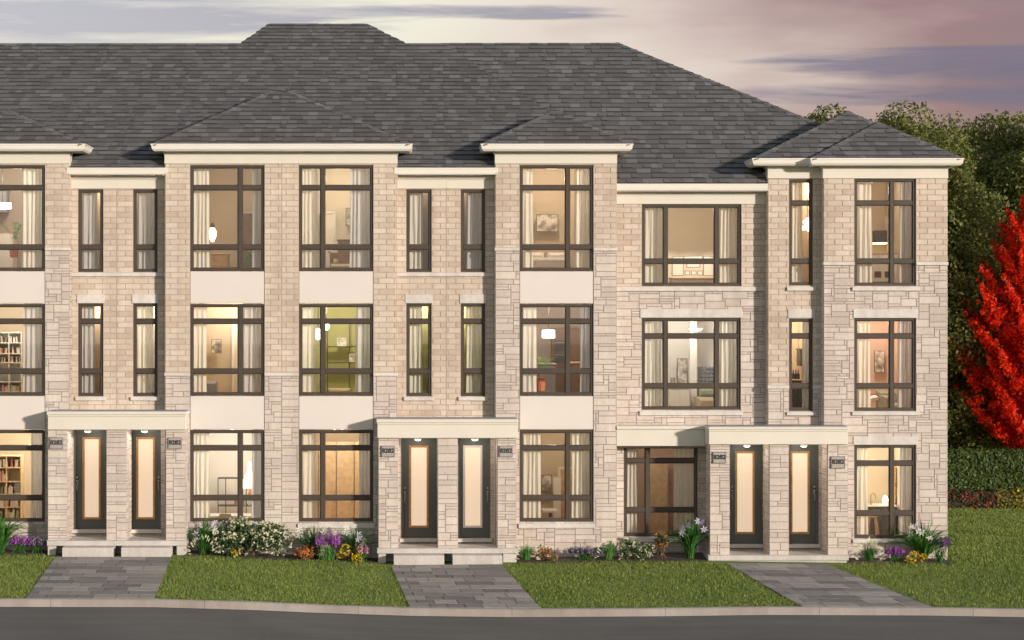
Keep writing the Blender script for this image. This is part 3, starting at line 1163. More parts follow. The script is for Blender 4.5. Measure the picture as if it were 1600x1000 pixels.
# raised middle ridge of the block, shared by houses two and three
pb = [(X(377, YR), YR), (X(632, YR), YR), (X(573, YRB), YRB), (X(420, YRB), YRB)]
ZB = zl(YRB)
mid = xb[2]
zc = lambda y: zl(y) + 0.01
mt = X(497, YRB)
shingles([(pb[0][0], YR, zc(YR)), (mid, YR, zc(YR)), (mt, YRB, zc(YRB)), (pb[3][0], YRB, zc(YRB))], H[1], 'roof', 0.235, 31)
shingles([(mid, YR, zc(YR)), (pb[1][0], YR, zc(YR)), (pb[2][0], YRB, zc(YRB)), (mt, YRB, zc(YRB))], H[2], 'roof', 0.235, 32)
shingles([(pb[3][0], YRB, ZB), (mt, YRB, ZB), (mid, YRB + 1.5, ZR - .2), (pb[0][0], YRB + 1.5, ZR - .2)], H[1], 'roof', 0.235, 33)
shingles([(mt, YRB, ZB), (pb[2][0], YRB, ZB), (pb[1][0], YRB + 1.5, ZR - .2), (mid, YRB + 1.5, ZR - .2)], H[2], 'roof', 0.235, 34)
shingles([(pb[0][0], YR, ZR), (pb[3][0], YRB, ZB), (pb[0][0], YRB + 1.5, ZR - .2)], H[1], 'roof', 0.235, 35)
shingles([(pb[1][0], YR, ZR), (pb[2][0], YRB, ZB), (pb[1][0], YRB + 1.5, ZR - .2)], H[2], 'roof', 0.235, 36)
# house four: upper plane, small break, lower plane
xq = X(868, 1.9)
yq = 2.6
xa_ = X(776)
fa = (xa_ - xb[3]) / (xq - xb[3])
ya = YR + (yq - YR) * fa
shingles([(xb[3], YE, ZEL), (xa_, YE, ZEL), (xa_, ya, zl(ya)), (xb[3], YR, ZR)], H[3], 'roof', 0.235, 40)
shingles([(xa_, YBAY, zl(YBAY)), (xq, YBAY, zl(YBAY)), (xq, yq, zl(yq)), (xa_, ya, zl(ya))], H[3], 'roof', 0.235, 49)
shingles([(xq, YBAY, zr_(YBAY)), (xb[4], YBAY, zr_(YBAY)), (xb[4], YR, ZR), (xq, YR, ZR)], H[3], 'roof', 0.235, 41)
shingles([(xb[3], YR, ZR), (xq, yq, zr_(yq)), (xq, YR, ZR)], H[3], 'roof', 0.235, 47)
MB().poly([(xb[3], YR, ZR - .02), (xq, yq, zr_(yq) - .04), (xq, yq, zl(yq) - .02)]).poly([(xq, YBAY, zl(YBAY) - .02), (xq, yq, zl(yq) - .02), (xq, yq, zr_(yq) - .02), (xq, YBAY, zr_(YBAY) - .02)]).build('roof_step', 'shingle', H[3])
shingles([(xb[4], EB, ZEL), (xb[3], EB, ZEL), (xb[3], YR, ZR), (xb[4], YR, ZR)], H[3], 'roof', 0.235, 42)
XRG = X(965, YR)
XEC = X(1512, YE5)
shingles([(xb[4], YE5, ZER), (xb[5], YE5, ZER), (xb[5], YR - (xb[5] - XRG) * (YR - YE5) / (XEC - XRG), ZR - (xb[5] - XRG) * (ZR - ZER) / (XEC - XRG)), (XRG, YR, ZR), (xb[4], YR, ZR)], H[4], 'roof', 0.235, 43)
yc, zc5 = YR - (xb[5] - XRG) * (YR - YE5) / (XEC - XRG), ZR - (xb[5] - XRG) * (ZR - ZER) / (XEC - XRG)
tq = (YR - YBAY) / (YR - YE5)
XC = XRG + (XEC - XRG) * tq
X2 = X(1480) + 0.3
z2 = ZR - (X2 - XRG) * (ZR - ZER) / (XEC - XRG)
yct, zct = YR + (YE5 - YR) * tq, ZR + (ZER - ZR) * tq
r6 = shingles([(xb[5], YBAY, zr_(YBAY)), (XC, yct, zct), (xb[5], yc, zc5)], H[5], 'roof', 0.235, 44)
ycb = YR + (EB - YR) * tq
shingles([(XC, yct, zct), (X2, yct, z2), (X2, ycb, z2), (XC, ycb, zct), (XRG, YR, ZR)], H[5], 'roof', 0.235, 45)
shingles([(XC, ycb, zct), (XC, EB, ZER), (xb[5], EB, ZER), (xb[5], YR + (yc - YR) * -(EB - YR) / (YR - YE5) , zc5)], H[5], 'roof', 0.235, 48)
shingles([(xb[5], EB, ZER), (xb[4], EB, ZER), (xb[4], YR, ZR), (XRG, YR, ZR), (xb[5], YR + (yc - YR) * -(EB - YR) / (YR - YE5), zc5)], H[4], 'roof', 0.235, 46)
ridge_caps((XRG, YR, ZR), (XC, yct, zct), r6)


def hip(hs, xl, xr, yf, ez, ax, ay, azz, back_y, zmain, xm=None, seed=0, apex_back=None):
    """hipped bay roof; hs = (house,) or (left house, right house)"""
    A = (ax, ay, azz)
    # depth where the main slope rises above the bay ridge / eaves
    yb = back_y(azz) + 0.25
    ye = back_y(ez) + 0.25
    hl, hr = hs[0], hs[-1]
    if xm is None:
        rr = shingles([(xl, yf, ez), (xr, yf, ez), A], hl, 'bay_roof', 0.235, seed)
    else:
        rr = shingles([(xl, yf, ez), (xm, yf, ez), A], hl, 'bay_roof', 0.235, seed)
        shingles([(xm, yf, ez), (xr, yf, ez), A], hr, 'bay_roof', 0.235, seed + 1)
    shingles([(xl, ye, ez), (xl, yf, ez), A, (ax, yb, azz)], hl, 'bay_roof', 0.235, seed + 2)
    shingles([(xr, yf, ez), (xr, ye, ez), (ax, yb, azz), A], hr, 'bay_roof', 0.235, seed + 3)
    ridge_caps(A, (xl, yf, ez), rr)
    ridge_caps(A, (xr, yf, ez), rr)


iyl = lambda z: YE + (z - ZEL) / sl
iyr = lambda z: YE5 + (z - ZER) / sr
YG = -0.33       # front edge of the bay eaves
GB = 0.168


def eaves(hs, xl, xr, wl_, wr, yf, gy0, gy1, back, xm=None, wy=0.0, backl=None, frontless=None):
    """gutter, soffit for a bay; xl..xr outer edges (px)"""
    z0 = Z(gy1, yf)
    z1 = Z(gy0, yf)
    a, b = X(xl, yf) + 0.098, X(xr, yf) - 0.098
    bl = back if backl is None else backl
    if xm is None:
        gutter(hs[0], [(a, bl), (a, yf + .098), (b, yf + .098), (b, back)], z0, z1 - z0)
        MB().box(a + .0, b - .0, yf + .1, max(back, bl), z0 + .012, z0 + .03).build('soffit', 'soffit', hs[0])
    else:
        c = X(xm, yf)
        gutter(hs[0], [(a, bl), (a, yf + .098), (c, yf + .098)], z0, z1 - z0)
        gutter(hs[1], [(c, yf + .098), (b, yf + .098), (b, back)], z0, z1 - z0)
        MB().box(a, c, yf + .1, back, z0 + .012, z0 + .03).build('soffit', 'soffit', hs[0])
        MB().box(c, b, yf + .1, back, z0 + .012, z0 + .03).build('soffit', 'soffit', hs[1])


def ap(px, py, Y):
    return X(px, Y), Y, Z(py, Y)


def bay_roof(hs, xl, xr, wy, gy, apex, ady, back_y, xm=None, seed=0):
    yf = wy - 0.33
    eaves(hs, xl, xr, 0, 0, yf, gy, gy + 11.8, iyl(Z(gy, yf)) + .1 if back_y is iyl else iyr(Z(gy, yf)) + .1, xm)
    a, b = X(xl, yf) + 0.03, X(xr, yf) - 0.03
    ez = Z(gy, yf) - 0.012
    A = ap(apex[0], apex[1], ady)
    hip(hs, a, b, yf + .03, ez, A[0], A[1], A[2], back_y, None, X(xm, yf) if xm else None, seed)


bay_roof((H[0],), -105, 133, 0, 224.5, (15, 172), 1.4, iyl, None, 100)
bay_roof((H[1], H[2]), 235, 645, 0, 224.5, (440, 136.5), 2.5, iyl, 440, 110)
bay_roof((H[3],), 751, 990, 0, 224.5, (869, 172), 1.4, iyr, None, 120)
# end house: a broad hip behind and a smaller hip over the front bay
bay_roof((H[5],), 1175, 1506, Y6, 247.2, (1325, 175.5), 2.0, iyr, None, 130)
bay_roof((H[5],), 1266, 1507, 0, 247, (1373, 192), 1.35, iyr, None, 140)


# gutters over the recessed walls
def straight_gutter(h, x0, x1, yf, y0, y1):
    z0, z1 = Z(y1, yf), Z(y0, yf)
    gutter(h, [(X(x0, yf), yf + .098), (X(x1, yf), yf + .098)], z0, z1 - z0)


straight_gutter(H[0], 104, 182, -0.03, 262, 273.5)
straight_gutter(H[1], 182, 262, -0.03, 262, 273.5)
straight_gutter(H[2], 616, 697, -0.03, 262, 273.5)
straight_gutter(H[3], 697, 778, -0.03, 262, 273.5)
straight_gutter(H[4], 962, 1200, 0.2, 287, 299.5)
frieze(H[0], RC, 100, 182, 275, 295, cl=False, cr_=False)
frieze(H[1], RC, 182, 264, 275, 295, cl=False, cr_=False)
frieze(H[2], RC, 614, 697, 275, 295, cl=False, cr_=False)
frieze(H[3], RC, 697, 780, 275, 295, cl=False, cr_=False)
for h, a, b, y in ((H[0], 104, 182, RC), (H[1], 182, 262, RC), (H[2], 616, 697, RC), (H[3], 697, 778, RC), (H[4], 962, 1200, Y5)):
    py = 274 if h is not H[4] else 299
    MB().box(X(a, y), X(b, y), y - .3, y + .1, Z(py, y) , Z(py, y) + .02).build('soffit', 'soffit', h)


# ------------------------------------------------------------------ porches
def porch(label, cx, can, piers, slab, blocks, steps, niche_y, ybase, thin=False, back=(RC, RC)):
    t = thing('porch', label, 'porch', (X(cx), -0.5, -0.2), 'shared porches over paired front doors')
    YP, YC = -0.55, -0.62
    x0, x1, yt, ym, yb = can
    m = MB()
    ins0, ins1 = piers[0][1] + 2, piers[2][0] - 2
    m.cbox(X(x0 + 1.5, YC), X(x1 - 1.5, YC), YC, -0.04, Z(yb, YC), Z(ym, YC), .008)
    m.cbox(X(x0 + 5, -.04), X(x1 - 5, -.04), -0.04, 0.24, Z(yb, YC), Z(ym, YC), .001)
    m.cbox(X(x0, YC) - .0, X(x1, YC), YC - .04, -0.041, Z(ym, YC) - .002, Z(yt, YC), .012)
    m.cbox(X(x0, YC) + .02, X(x1, YC) - .02, YC - .02, -0.042, Z(ym + 3, YC), Z(ym, YC) - .001, .006)
    m.build('canopy', 'white_trim', t)
    # dark flashing on top
    MB().box(X(x0, YC) + .03, X(x1, YC) - .03, YC, -0.045, Z(yt, YC) + .001, Z(yt, YC) + .014).build('flashing', 'furniture_grey', t)
    for k, (a, b) in enumerate(piers):
        m = MB()
        mc = MB()
        bk = -0.006 if k != 1 else 0.235
        A, B = X(a, YP), X(b, YP)
        zb, zt = Z(slab[2], YP), Z(yb, YC)
        lay(m, 'stone', A, B, zb, zt, [], lambda u, v, d: (u, YP - d, v))
        lay(m, 'stone', YP + .012, bk, zb, zt, [], lambda u, v, d: (B + d + .004, u, v))
        lay(m, 'stone', YP + .012, bk, zb, zt, [], lambda u, v, d: (A - d - .004, u, v))
        o = m.build('pier', 'stone', t)
        mc.box(A + .002, B - .002, YP + .007, bk, zb, zt).build('pier_core', 'stone_mortar', o)
    YS = -0.68
    a, b, y0, y1 = slab
    za, zb = Z(y0, YS), Z(y1, YS)
    m = MB()
    m.cbox(X(a, YS), X(b, YS), YS, -0.002, Z(y1, YS), Z(y0, YS) , .008)
    m.build('slab', 'cast_concrete', t)
    # niche floor behind the slab
    MB().box(X(piers[0][1] - 2), X(piers[2][0] + 2), -0.002, 0.235, Z(y1, YS), Z(y0, YS) - .004).build('porch_floor', 'cast_concrete', t)
    m = MB()
    for (p, q) in blocks:
        m.cbox(X(p, YS + .05), X(q, YS + .05), YS + .05, -.02, Z(ybase, YS) - .25, Z(y1, YS) - .001, .006)
    if not thin:
        m.box(X(blocks[0][1], -.35) - .02, X(blocks[-1][0], -.35) + .02, -0.35, -0.02, Z(ybase, YS) - .25, Z(y1, YS) - .002)
    m.build('base', 'cast_concrete', t)
    for (p, q) in steps:
        MB().cbox(X(p, -.98), X(q, -.98), -0.98, -0.36, Z(ybase + 2, -.98) - .2, Z(y1 + .3, YS), .008).build('step', 'cast_concrete', t)
    return t


def plaque(x0, x1, y0, y1, label, side):
    YP = -0.55
    a, b, zt, zb = X(x0, YP), X(x1, YP), Z(y0, YP), Z(y1, YP)
    t = thing('house_number_plaque', label, 'number plaque', ((a + b) / 2, YP, zb), 'house number plaques reading 8282')
    MB().cbox(a, b, YP - .035, YP - .006, zb, zt, .006).build('plate', 'plaque_stone', t)
    m = MB()
    m.cbox(a - .012, a, YP - .045, YP - .006, zb - .012, zt + .012).cbox(b, b + .012, YP - .045, YP - .006, zb - .012, zt + .012)
    m.cbox(a, b, YP - .045, YP - .006, zt, zt + .012).cbox(a, b, YP - .045, YP - .006, zb - .012, zb)
    m.build('plate_edge', 'furniture_grey', t)
    cu = bpy.data.curves.new('numerals', 'FONT')
    cu.body = '8282'
    cu.size = 0.135
    cu.align_x = 'CENTER'
    cu.align_y = 'CENTER'
    cu.extrude = 0.004
    cu.offset = 0.0035
    cu.space_character = 1.0
    ob = bpy.data.objects.new('tmp', cu)
    COL.objects.link(ob)
    bpy.context.view_layer.update()
    me = bpy.data.meshes.new_from_object(ob.evaluated_get(bpy.context.evaluated_depsgraph_get()))
    bpy.data.objects.remove(ob)
    me.materials.clear()
    me.materials.append(MATS['dark_metal'])
    o = bpy.data.objects.new('numerals', me)
    COL.objects.link(o)
    o.parent = t
    o.rotation_euler = (R(90), 0, 0)
    o.location = (0, -.042, (zt - zb) * .55)


def porch_light(px, py, Y, label):
    x, y, z = X(px, Y), Y, Z(py, Y)
    t = thing('porch_light', label, 'light', (x, y, z), 'porch ceiling lights over the front doors')
    MB().lathe(x, y, [(.075, z - .012), (.08, z + .0), (.08, z + .03), (.06, z + .036)], 16).build('fixture', 'gutter_metal', t, True)
    MB().lathe(x, y, [(.03, z - .035), (.06, z - .026), (.068, z - .013)], 16).build('diffuser', 'lamp_white', t, True)
    l = bpy.data.lights.new('porch_lamp', 'POINT')
    l.energy = 4.5
    l.color = (1, .9, .76)
    l.shadow_soft_size = .06
    o = bpy.data.objects.new('porch_lamp', l)
    COL.objects.link(o)
    o.location = (x, y - .02, z - .12)


porch('stone porch on three piers at the far left, raised on two wide concrete steps', 182, (73, 292, 643, 648, 671.5),
      ((74.5, 105), (166, 197.5), (259, 290)), (73, 291, 845, 853), ((74.5, 87), (276, 290)), ((97, 176), (189, 266)), 0, 867)
porch('middle stone porch between the wide gable bay and single bay', 699, (588, 810, 655, 660.5, 684.5),
      ((591, 622), (684, 715), (777, 806.5)), (589, 810, 857, 865), ((591, 603), (786, 807)), ((615, 694), (707, 785)), 0, 882)
porch('right stone porch of the end pair, low slab without tall steps', 1217, (1106, 1326, 667, 671, 694.5),
      ((1109, 1140), (1202, 1232.5), (1293, 1325)), (1106.5, 1326, 868, 876), ((1110, 1323),), (), 0, 879, True)
plaque(79, 98, 684, 700.5, 'number plaque 8282 on the left pier of the far left porch', 0)
plaque(264, 283.5, 684, 700.5, 'number plaque 8282 on the right pier of the far left porch', 0)
plaque(597, 616, 697, 713, 'number plaque 8282 on the left pier of the middle porch', 0)
plaque(781, 800, 697, 713, 'number plaque 8282 on the right pier of the middle porch', 0)
plaque(1114.5, 1133.5, 707, 723, 'number plaque 8282 on the left pier of the right porch', 0)
plaque(1299, 1319, 713.5, 731, 'number plaque 8282 hung lower on the rightmost pier of the right porch', 0)
for px, py, w in ((137, 671.5, 'left door of the far left porch'), (226, 671.5, 'right door of the far left porch'),
                  (653, 684.5, 'left door of the middle porch'), (742, 684.5, 'right door of the middle porch'),
                  (1167, 694.5, 'left door of the right porch'), (1256, 694.5, 'right door of the right porch')):
    porch_light(px, py + 1.5, -0.22, f'small lit ceiling light above the {w}')

#PART3
# ------------------------------------------------------------------ rooms behind the windows
LV3, LV2, LV1 = (247, 446), (458, 640), (657, 838)
EV3, EV2, EV1 = (264, 468), (480, 662), (680, 862)


def rm(h, Y, x0, x1, lv, mat, p, **k):
    room(H[h], Y, x0, lv[0], x1, lv[1], mat, p, **k)


rm(0, 0, -60, 82, LV3, 'room_taupe', 26, lx=10)
rm(0, 0, -60, 82, LV2, 'room_cream', 24)
rm(0, 0, -60, 82, LV1, 'room_cream', 34, lx=30)
rm(1, 0, 285, 425, LV3, 'room_tan', 12, depth=3.4)
rm(1, 0, 285, 425, LV2, 'room_tan', 26, depth=2.2)
rm(1, 0, 285, 425, LV1, 'room_white', 24, col=(1, .9, .78))
rm(2, 0, 455, 596, LV3, 'room_cream', 24)
rm(2, 0, 455, 596, LV2, 'room_olive', 34)
rm(2, 0, 455, 596, LV1, 'room_tan', 24)
rm(3, 0, 800, 940, LV3, 'room_tan', 26)
rm(3, 0, 800, 940, LV2, 'room_taupe', 30, depth=3.6, col=(1, .9, .76))
rm(3, 0, 800, 940, LV1, 'room_tan', 13)
rm(0, RC, 112, 172, LV3, 'room_tan', 10, depth=1.6)
rm(0, RC, 112, 172, LV2, 'room_tan', 7, depth=1.6)
rm(1, RC, 198, 256, LV3, 'room_tan', 10, depth=1.6)
rm(1, RC, 198, 256, LV2, 'room_white', 14, depth=1.6)
rm(2, RC, 625, 686, LV3, 'room_taupe', 4, depth=1.6)
rm(2, RC, 625, 686, LV2, 'room_olive', 10, depth=1.6)
rm(3, RC, 708, 768, LV3, 'room_taupe', 5, depth=1.6)
rm(3, RC, 708, 768, LV2, 'room_olive', 10, depth=1.6)
rm(4, Y5, 985, 1176, (307, 466), 'room_cream', 14, depth=3.2, ly=322)
rm(4, Y5, 985, 1176, EV2, 'room_white', 26, depth=3.0, col=(1, .92, .80))
rm(4, Y5, 962, 1104, EV1, 'room_rose', 6)
rm(5, Y6, 1222, 1282, EV3, 'room_tan', 14, depth=2.2)
rm(5, Y6, 1222, 1282, EV2, 'room_tan', 22, depth=2.4)
rm(5, 0, 1322, 1446, EV3, 'room_tan', 20, depth=3.6)
rm(5, 0, 1322, 1446, EV2, 'room_rose', 34)
rm(5, 0, 1322, 1446, EV1, 'room_cream', 30)

# ------------------------------------------------------------------ curtains
W = lambda x0, f, x1: (x0, f[0], x1, f[1])
G = ('curtain_cream', 'curtain_grey')
cur(0, W(-45, F3, 70), [(-40, -10), (34, 67)], 'top window of the leftmost townhouse', G[:1] * 2)
cur(0, W(-45, F2, 70), [(-40, -10), (37, 67)], 'middle-floor window of the leftmost townhouse', G)
cur(0, W(-45, F1, 70), [(-40, -16), (48, 67)], 'ground-floor window of the leftmost townhouse', ('curtain_cream', 'curtain_grey'))
cur(0, W(297, F3, 413), [(300, 326), (394, 410)], 'top window of the second townhouse from left', G)
cur(0, W(297, F2, 413), [(300, 322), (379, 410)], 'middle-floor window of the second townhouse from left', G)
cur(0, W(297, F1, 413), [(300, 327), (393, 410)], 'ground-floor window of the second townhouse from left', G)
cur(0, W(467, F3, 583), [(470, 497), (547, 580)], 'top window of the third townhouse from left', G)
cur(0, W(467, F2, 583), [(470, 493), (556, 580)], 'middle-floor window of the third townhouse from left', G)
cur(0, W(467, F1, 583), [(470, 494), (561, 580)], 'ground-floor window of the third townhouse from left', G)
cur(0, W(812, F3, 927), [(815, 832), (898, 924)], 'top window of the fourth townhouse from left', G[:1] * 2)
cur(0, W(812, F2, 927), [(815, 838), (906, 924)], 'middle-floor window of the fourth townhouse from left', G)
cur(0, W(812, F1, 927), [(815, 844), (894, 924)], 'ground-floor window of the fourth townhouse from left', G[:1] * 2)
N3, N2 = (296, 425), (474, 619)
cur(RC, W(122, N3, 161), [(128, 151)], 'the leftmost narrow top window, above the far left porch', ('curtain_grey',))
cur(RC, W(122, N2, 161), [(126, 148)], 'the narrow middle-floor window above the leftmost porch door', ('curtain_grey',))
cur(RC, W(208, N3, 246), [(214, 241)], 'the narrow top window just left of the wide gable bay', ('curtain_grey',))
cur(RC, W(208, N2, 246), [(211, 240)], 'the narrow middle-floor window above the second porch door from left')
cur(RC, W(635, N3, 674), [(638, 661)], 'the narrow top window just right of the wide gable bay')
cur(RC, W(635, N2, 674), [(638, 660)], 'the narrow middle-floor window above the left door of the middle porch')
cur(RC, W(720, N3, 758), [(729, 755)], 'the narrow top window just left of the single gable bay', ('curtain_grey',))
cur(RC, W(720, N2, 758), [(728, 754)], 'the narrow middle-floor window above the right door of the middle porch')
cur(Y5, W(1003, (320, 446), 1158), [(1006, 1036), (1124, 1155)], 'three-light top window of the set-back fifth townhouse', ('curtain_cream', 'curtain_cream'))
cur(Y5, W(1003, (497, 640), 1158), [(1006, 1036), (1124, 1155)], 'three-light middle window of the set-back fifth townhouse', ('curtain_cream', 'curtain_cream'))
cur(Y5, W(975, (697, 838), 1090), [(978, 997), (1053, 1087)], 'ground window under the flat canopy of the fifth townhouse', ('curtain_cream', 'curtain_cream'))
cur(Y6, W(1233, (281, 446), 1270), [(1236, 1254)], 'the narrow top window of the end townhouse')
cur(Y6, W(1233, (498, 642), 1270), [(1253, 1267)], 'the narrow middle-floor window of the end townhouse', ('curtain_grey',))
cur(0, W(1335, (280, 446), 1431), [(1338, 1361), (1405, 1428)], 'top window of the end townhouse front bay', G)
cur(0, W(1335, (497, 642), 1431), [(1338, 1359), (1403, 1428)], 'middle-floor window of the end townhouse front bay', G)
cur(0, W(1335, (695, 841), 1431), [(1338, 1355), (1406, 1428)], 'ground-floor window of the end townhouse front bay', G)


# ------------------------------------------------------------------ furnishings seen through the glass
def fb(m, x0, x1, y0, y1, Y, dep):
    return m.box(X(x0, Y), X(x1, Y), Y, Y + dep, Z(y1, Y), Z(y0, Y))


def fthing(name, label, cat, px, py, Y, group=None):
    return thing(name, label, cat, (X(px, Y), Y, Z(py, Y)), group)


def books(m, x0, x1, yb, hpx, Y, dep=.2, fill=.85, rs=random.Random(3)):
    x = x0
    while x < x1 - 1:
        w = rs.uniform(1.6, 3.2)
        if rs.random() < fill:
            fb(m, x, min(x1, x + w - .15), yb - hpx * rs.uniform(.65, .95), yb, Y, dep)
        x += w


def shelving(label, x0, x1, rows, cols, Y, mat, bookrows, group=None, dep=.32):
    t = fthing('bookcase', label, 'bookcase', (x0 + x1) / 2, rows[-1], Y, group)
    m = MB()
    th = 1.6
    for r in rows:
        fb(m, x0, x1, r, r + th, Y, dep)
    for c in cols:
        for i in range(len(rows) - 1):
            fb(m, c, c + th, rows[i] + th, rows[i + 1], Y + .003, dep - .003)
    m.build('shelf_frame', mat, t)
    b = MB()
    fb(b, x0, x1, rows[0] + .2, rows[-1], Y + dep + .002, .02)
    b.build('back_board', mat, t)
    return t


def bookset(label, x0, x1, yb, h, Y, fill=.85):
    m = MB()
    books(m, x0, x1, yb, h, Y, .2, fill)
    if m.f:
        tag(m.build('books', 'book_spines'), label, 'books', 'rows of books on the shelves')


YB = 1.7
shelving('honey oak bookcase behind the ground window of the leftmost townhouse', -34, 33, (712, 730, 752, 772, 792, 812), (-34, -12, 9, 31.4), YB, 'pale_wood', None)
k = 0
nm = ['top', 'second', 'third', 'fourth', 'lowest']
for r, hh in ((730, 16), (752, 18), (772, 16), (792, 17), (812, 17)):
    bookset(f'row of books on the {nm[k]} shelf of the honey oak bookcase', -32, 31 if k != 1 else 9, r, hh, YB + .05, .8 if k != 2 else .35)
    k += 1
m = MB()
m.lathe(X(26, YB), YB + .05, [(.10, Z(771, YB)), (.02, Z(770, YB)), (.02, Z(768, YB))], 16)
fthing_mirror = m
o = fthing('table_mirror', 'oval mirror on the honey oak bookcase', 'mirror', 26, 771, YB)
mm_ = MB()
cx_, cz_ = X(27, YB), Z(762, YB)
mm_.add([(cx_ + .075 * math.cos(q * .3142), YB - .01, cz_ + .14 * math.sin(q * .3142)) for q in range(20)], [tuple(range(20))])
mm_.add([(cx_ + .075 * math.cos(q * .3142), YB + .02, cz_ + .14 * math.sin(q * .3142)) for q in range(20)], [tuple(range(20))])
mm_.build('mirror_glass', 'steel', o)
m.build('mirror_stand', 'pale_wood', o)
shelving('white cube shelving behind the middle window of the leftmost townhouse', -34, 34, (519, 535, 552, 566, 596, 612), (-34, -10, 13, 32.4), 1.9, 'furniture_white', None)
for r, hh, f_ in ((535, 12, .3), (552, 12, .75), (566, 11, .7), (612, 12, .75)):
    bookset({535: 'few ornaments on the top shelf of the white shelving', 552: 'stacked books on the second shelf of the white shelving', 566: 'red and pale books mid-height in the white shelving', 612: 'books along the bottom of the white shelving'}[r], -32, 31, r, hh, 1.95, f_)


def pendant(label, px, y0, y1, w, Y, ytop, mat='lamp_white', drum=True, e=0):
    t = fthing('pendant_lamp', label, 'lamp', px, y1, Y)
    x, r = X(px, Y), w / 2 * (D + Y) / F
    za, zb = Z(y1, Y), Z(y0, Y)
    if drum:
        prof = [(r, za), (r * 1.0, za + .01), (r * .98, zb), (r * .2, zb + .01)]
    else:
        n = 8
        prof = [(max(.004, r * math.sin(math.pi * i / n)), (za + zb) / 2 - (zb - za) / 2 * math.cos(math.pi * i / n)) for i in range(n + 1)]
    MB().lathe(x, Y, prof, 16).build('lamp_shade', mat, t, not drum)
    MB().tube([(x, Y, zb), (x, Y, Z(ytop, Y))], .008, 6).build('cord', 'dark_metal', t)


pendant('white drum pendant lamp in top window of leftmost townhouse', 4, 317, 326, 28, 1.6, 247)
pendant('white globe pendant, lower, in the olive green room', 497, 513, 531, 14, 1.0, 458, drum=False)
pendant('small white globe pendant near the ceiling of olive green room', 510, 504, 516, 10, 1.5, 458, drum=False)
pendant('square white pendant hood lamp over the kitchen island, fourth townhouse', 857, 516, 528, 20, 1.8, 458, drum=True)


def palm(label, px, py, Y, hpx, mat='blade_bright', n=15):
    t = fthing('potted_palm', label, 'plant', px, py, Y)
    x, z = X(px, Y), Z(py, Y)
    h = hpx * (D + Y) / F
    MB().lathe(x, Y, [(.09, z - .3), (.12, z - .05), (.12, z)], 12).build('pot', 'terracotta', t)
    m = MB()
    rs = random.Random(int(px))
    for i in range(n):
        a = rs.uniform(0, 6.28)
        ln = h * rs.uniform(.75, 1.1)
        rad = ln * rs.uniform(.3, .75)
        pts = []
        for k in range(8):
            s = k / 7
            pts.append(Vector((x + math.cos(a) * rad * s, Y + math.sin(a) * rad * s * .6, z + ln * (1.5 * s - .75 * s * s))))
        for k in range(1, 7):
            p, d = pts[k], (pts[k + 1] - pts[k]).normalized()
            sd = d.cross(Vector((0, 0, 1)))
            for sg in (-1, 1):
                q = p + (sd * sg + d * .8) * .11 * (1 - .4 * k / 7)
                m.poly([tuple(p), tuple((p + q) / 2 + d * .02), tuple(q), tuple((p + q) / 2 - d * .02)])
    m.build('fronds', mat, t)


palm('green palm plant in top window of leftmost townhouse', 22, 382, 1.1, 42)
palm('leafy potted palm in kitchen window of fourth townhouse', 845, 590, 0.9, 40)
palm('bright leafy plant low in right pane of second townhouse top window', 388, 424, 0.8, 38)


def cabinet(name, label, cat, x0, x1, y0, y1, Y, dep, mat, top=None, legs=None, doors=0):
    t = fthing(name, label, cat, (x0 + x1) / 2, y1, Y)
    m = MB()
    m.cbox(X(x0, Y), X(x1, Y), Y, Y + dep, Z(y1, Y), Z(y0, Y) - .03, .008)
    m.build('carcass', mat, t)
    MB().cbox(X(x0, Y) - .02, X(x1, Y) + .02, Y - .02, Y + dep, Z(y0, Y) - .029, Z(y0, Y), .006).build('worktop', top or mat, t)
    n = max(1, doors)
    w = (X(x1, Y) - X(x0, Y)) / n
    for i in range(n):
        MB().cbox(X(x0, Y) + i * w + .012, X(x0, Y) + (i + 1) * w - .012, Y - .014, Y - .001, Z(y1, Y) + .03, Z(y0, Y) - .05, .006).build('cabinet_door', mat, t)
    return t


def picture(label, x0, x1, y0, y1, Y, mat='picture_print', frame='charcoal'):
    t = fthing('framed_picture', label, 'picture', (x0 + x1) / 2, y1, Y, 'framed pictures on the room walls')
    m = MB()
    fb(m, x0, x1, y0, y1, Y, .03)
    m.build('frame', frame, t)
    m = MB()
    fb(m, x0 + .8, x1 - .8, y0 + .8, y1 - .8, Y - .006, .006)
    m.build('print', mat, t)


# second townhouse, top: bedside lamp and cabinet
t = fthing('wall_lamp', 'glowing glass wall lamp left in second townhouse top window', 'lamp', 332, 375, 2.4)
MB().lathe(X(332, 2.4), 2.4, [(.03, Z(378, 2.4)), (.085, Z(370, 2.4)), (.09, Z(362, 2.4)), (.05, Z(356, 2.4))], 12).build('lamp_shade', 'lamp_warm', t, True)
MB().lathe(X(332, 2.4), 2.4, [(.05, Z(356, 2.4)), (.055, Z(352, 2.4)), (.02, Z(348, 2.4))], 12).build('fitting', 'dark_metal', t)
point(X(334, 2.3), 2.2, Z(372, 2.2), 6)
cabinet('bedside_cabinet', 'low walnut cabinet in second townhouse top window', 'cabinet', 330, 356, 396, 446, 2.2, .5, 'oak', None, None, 1)


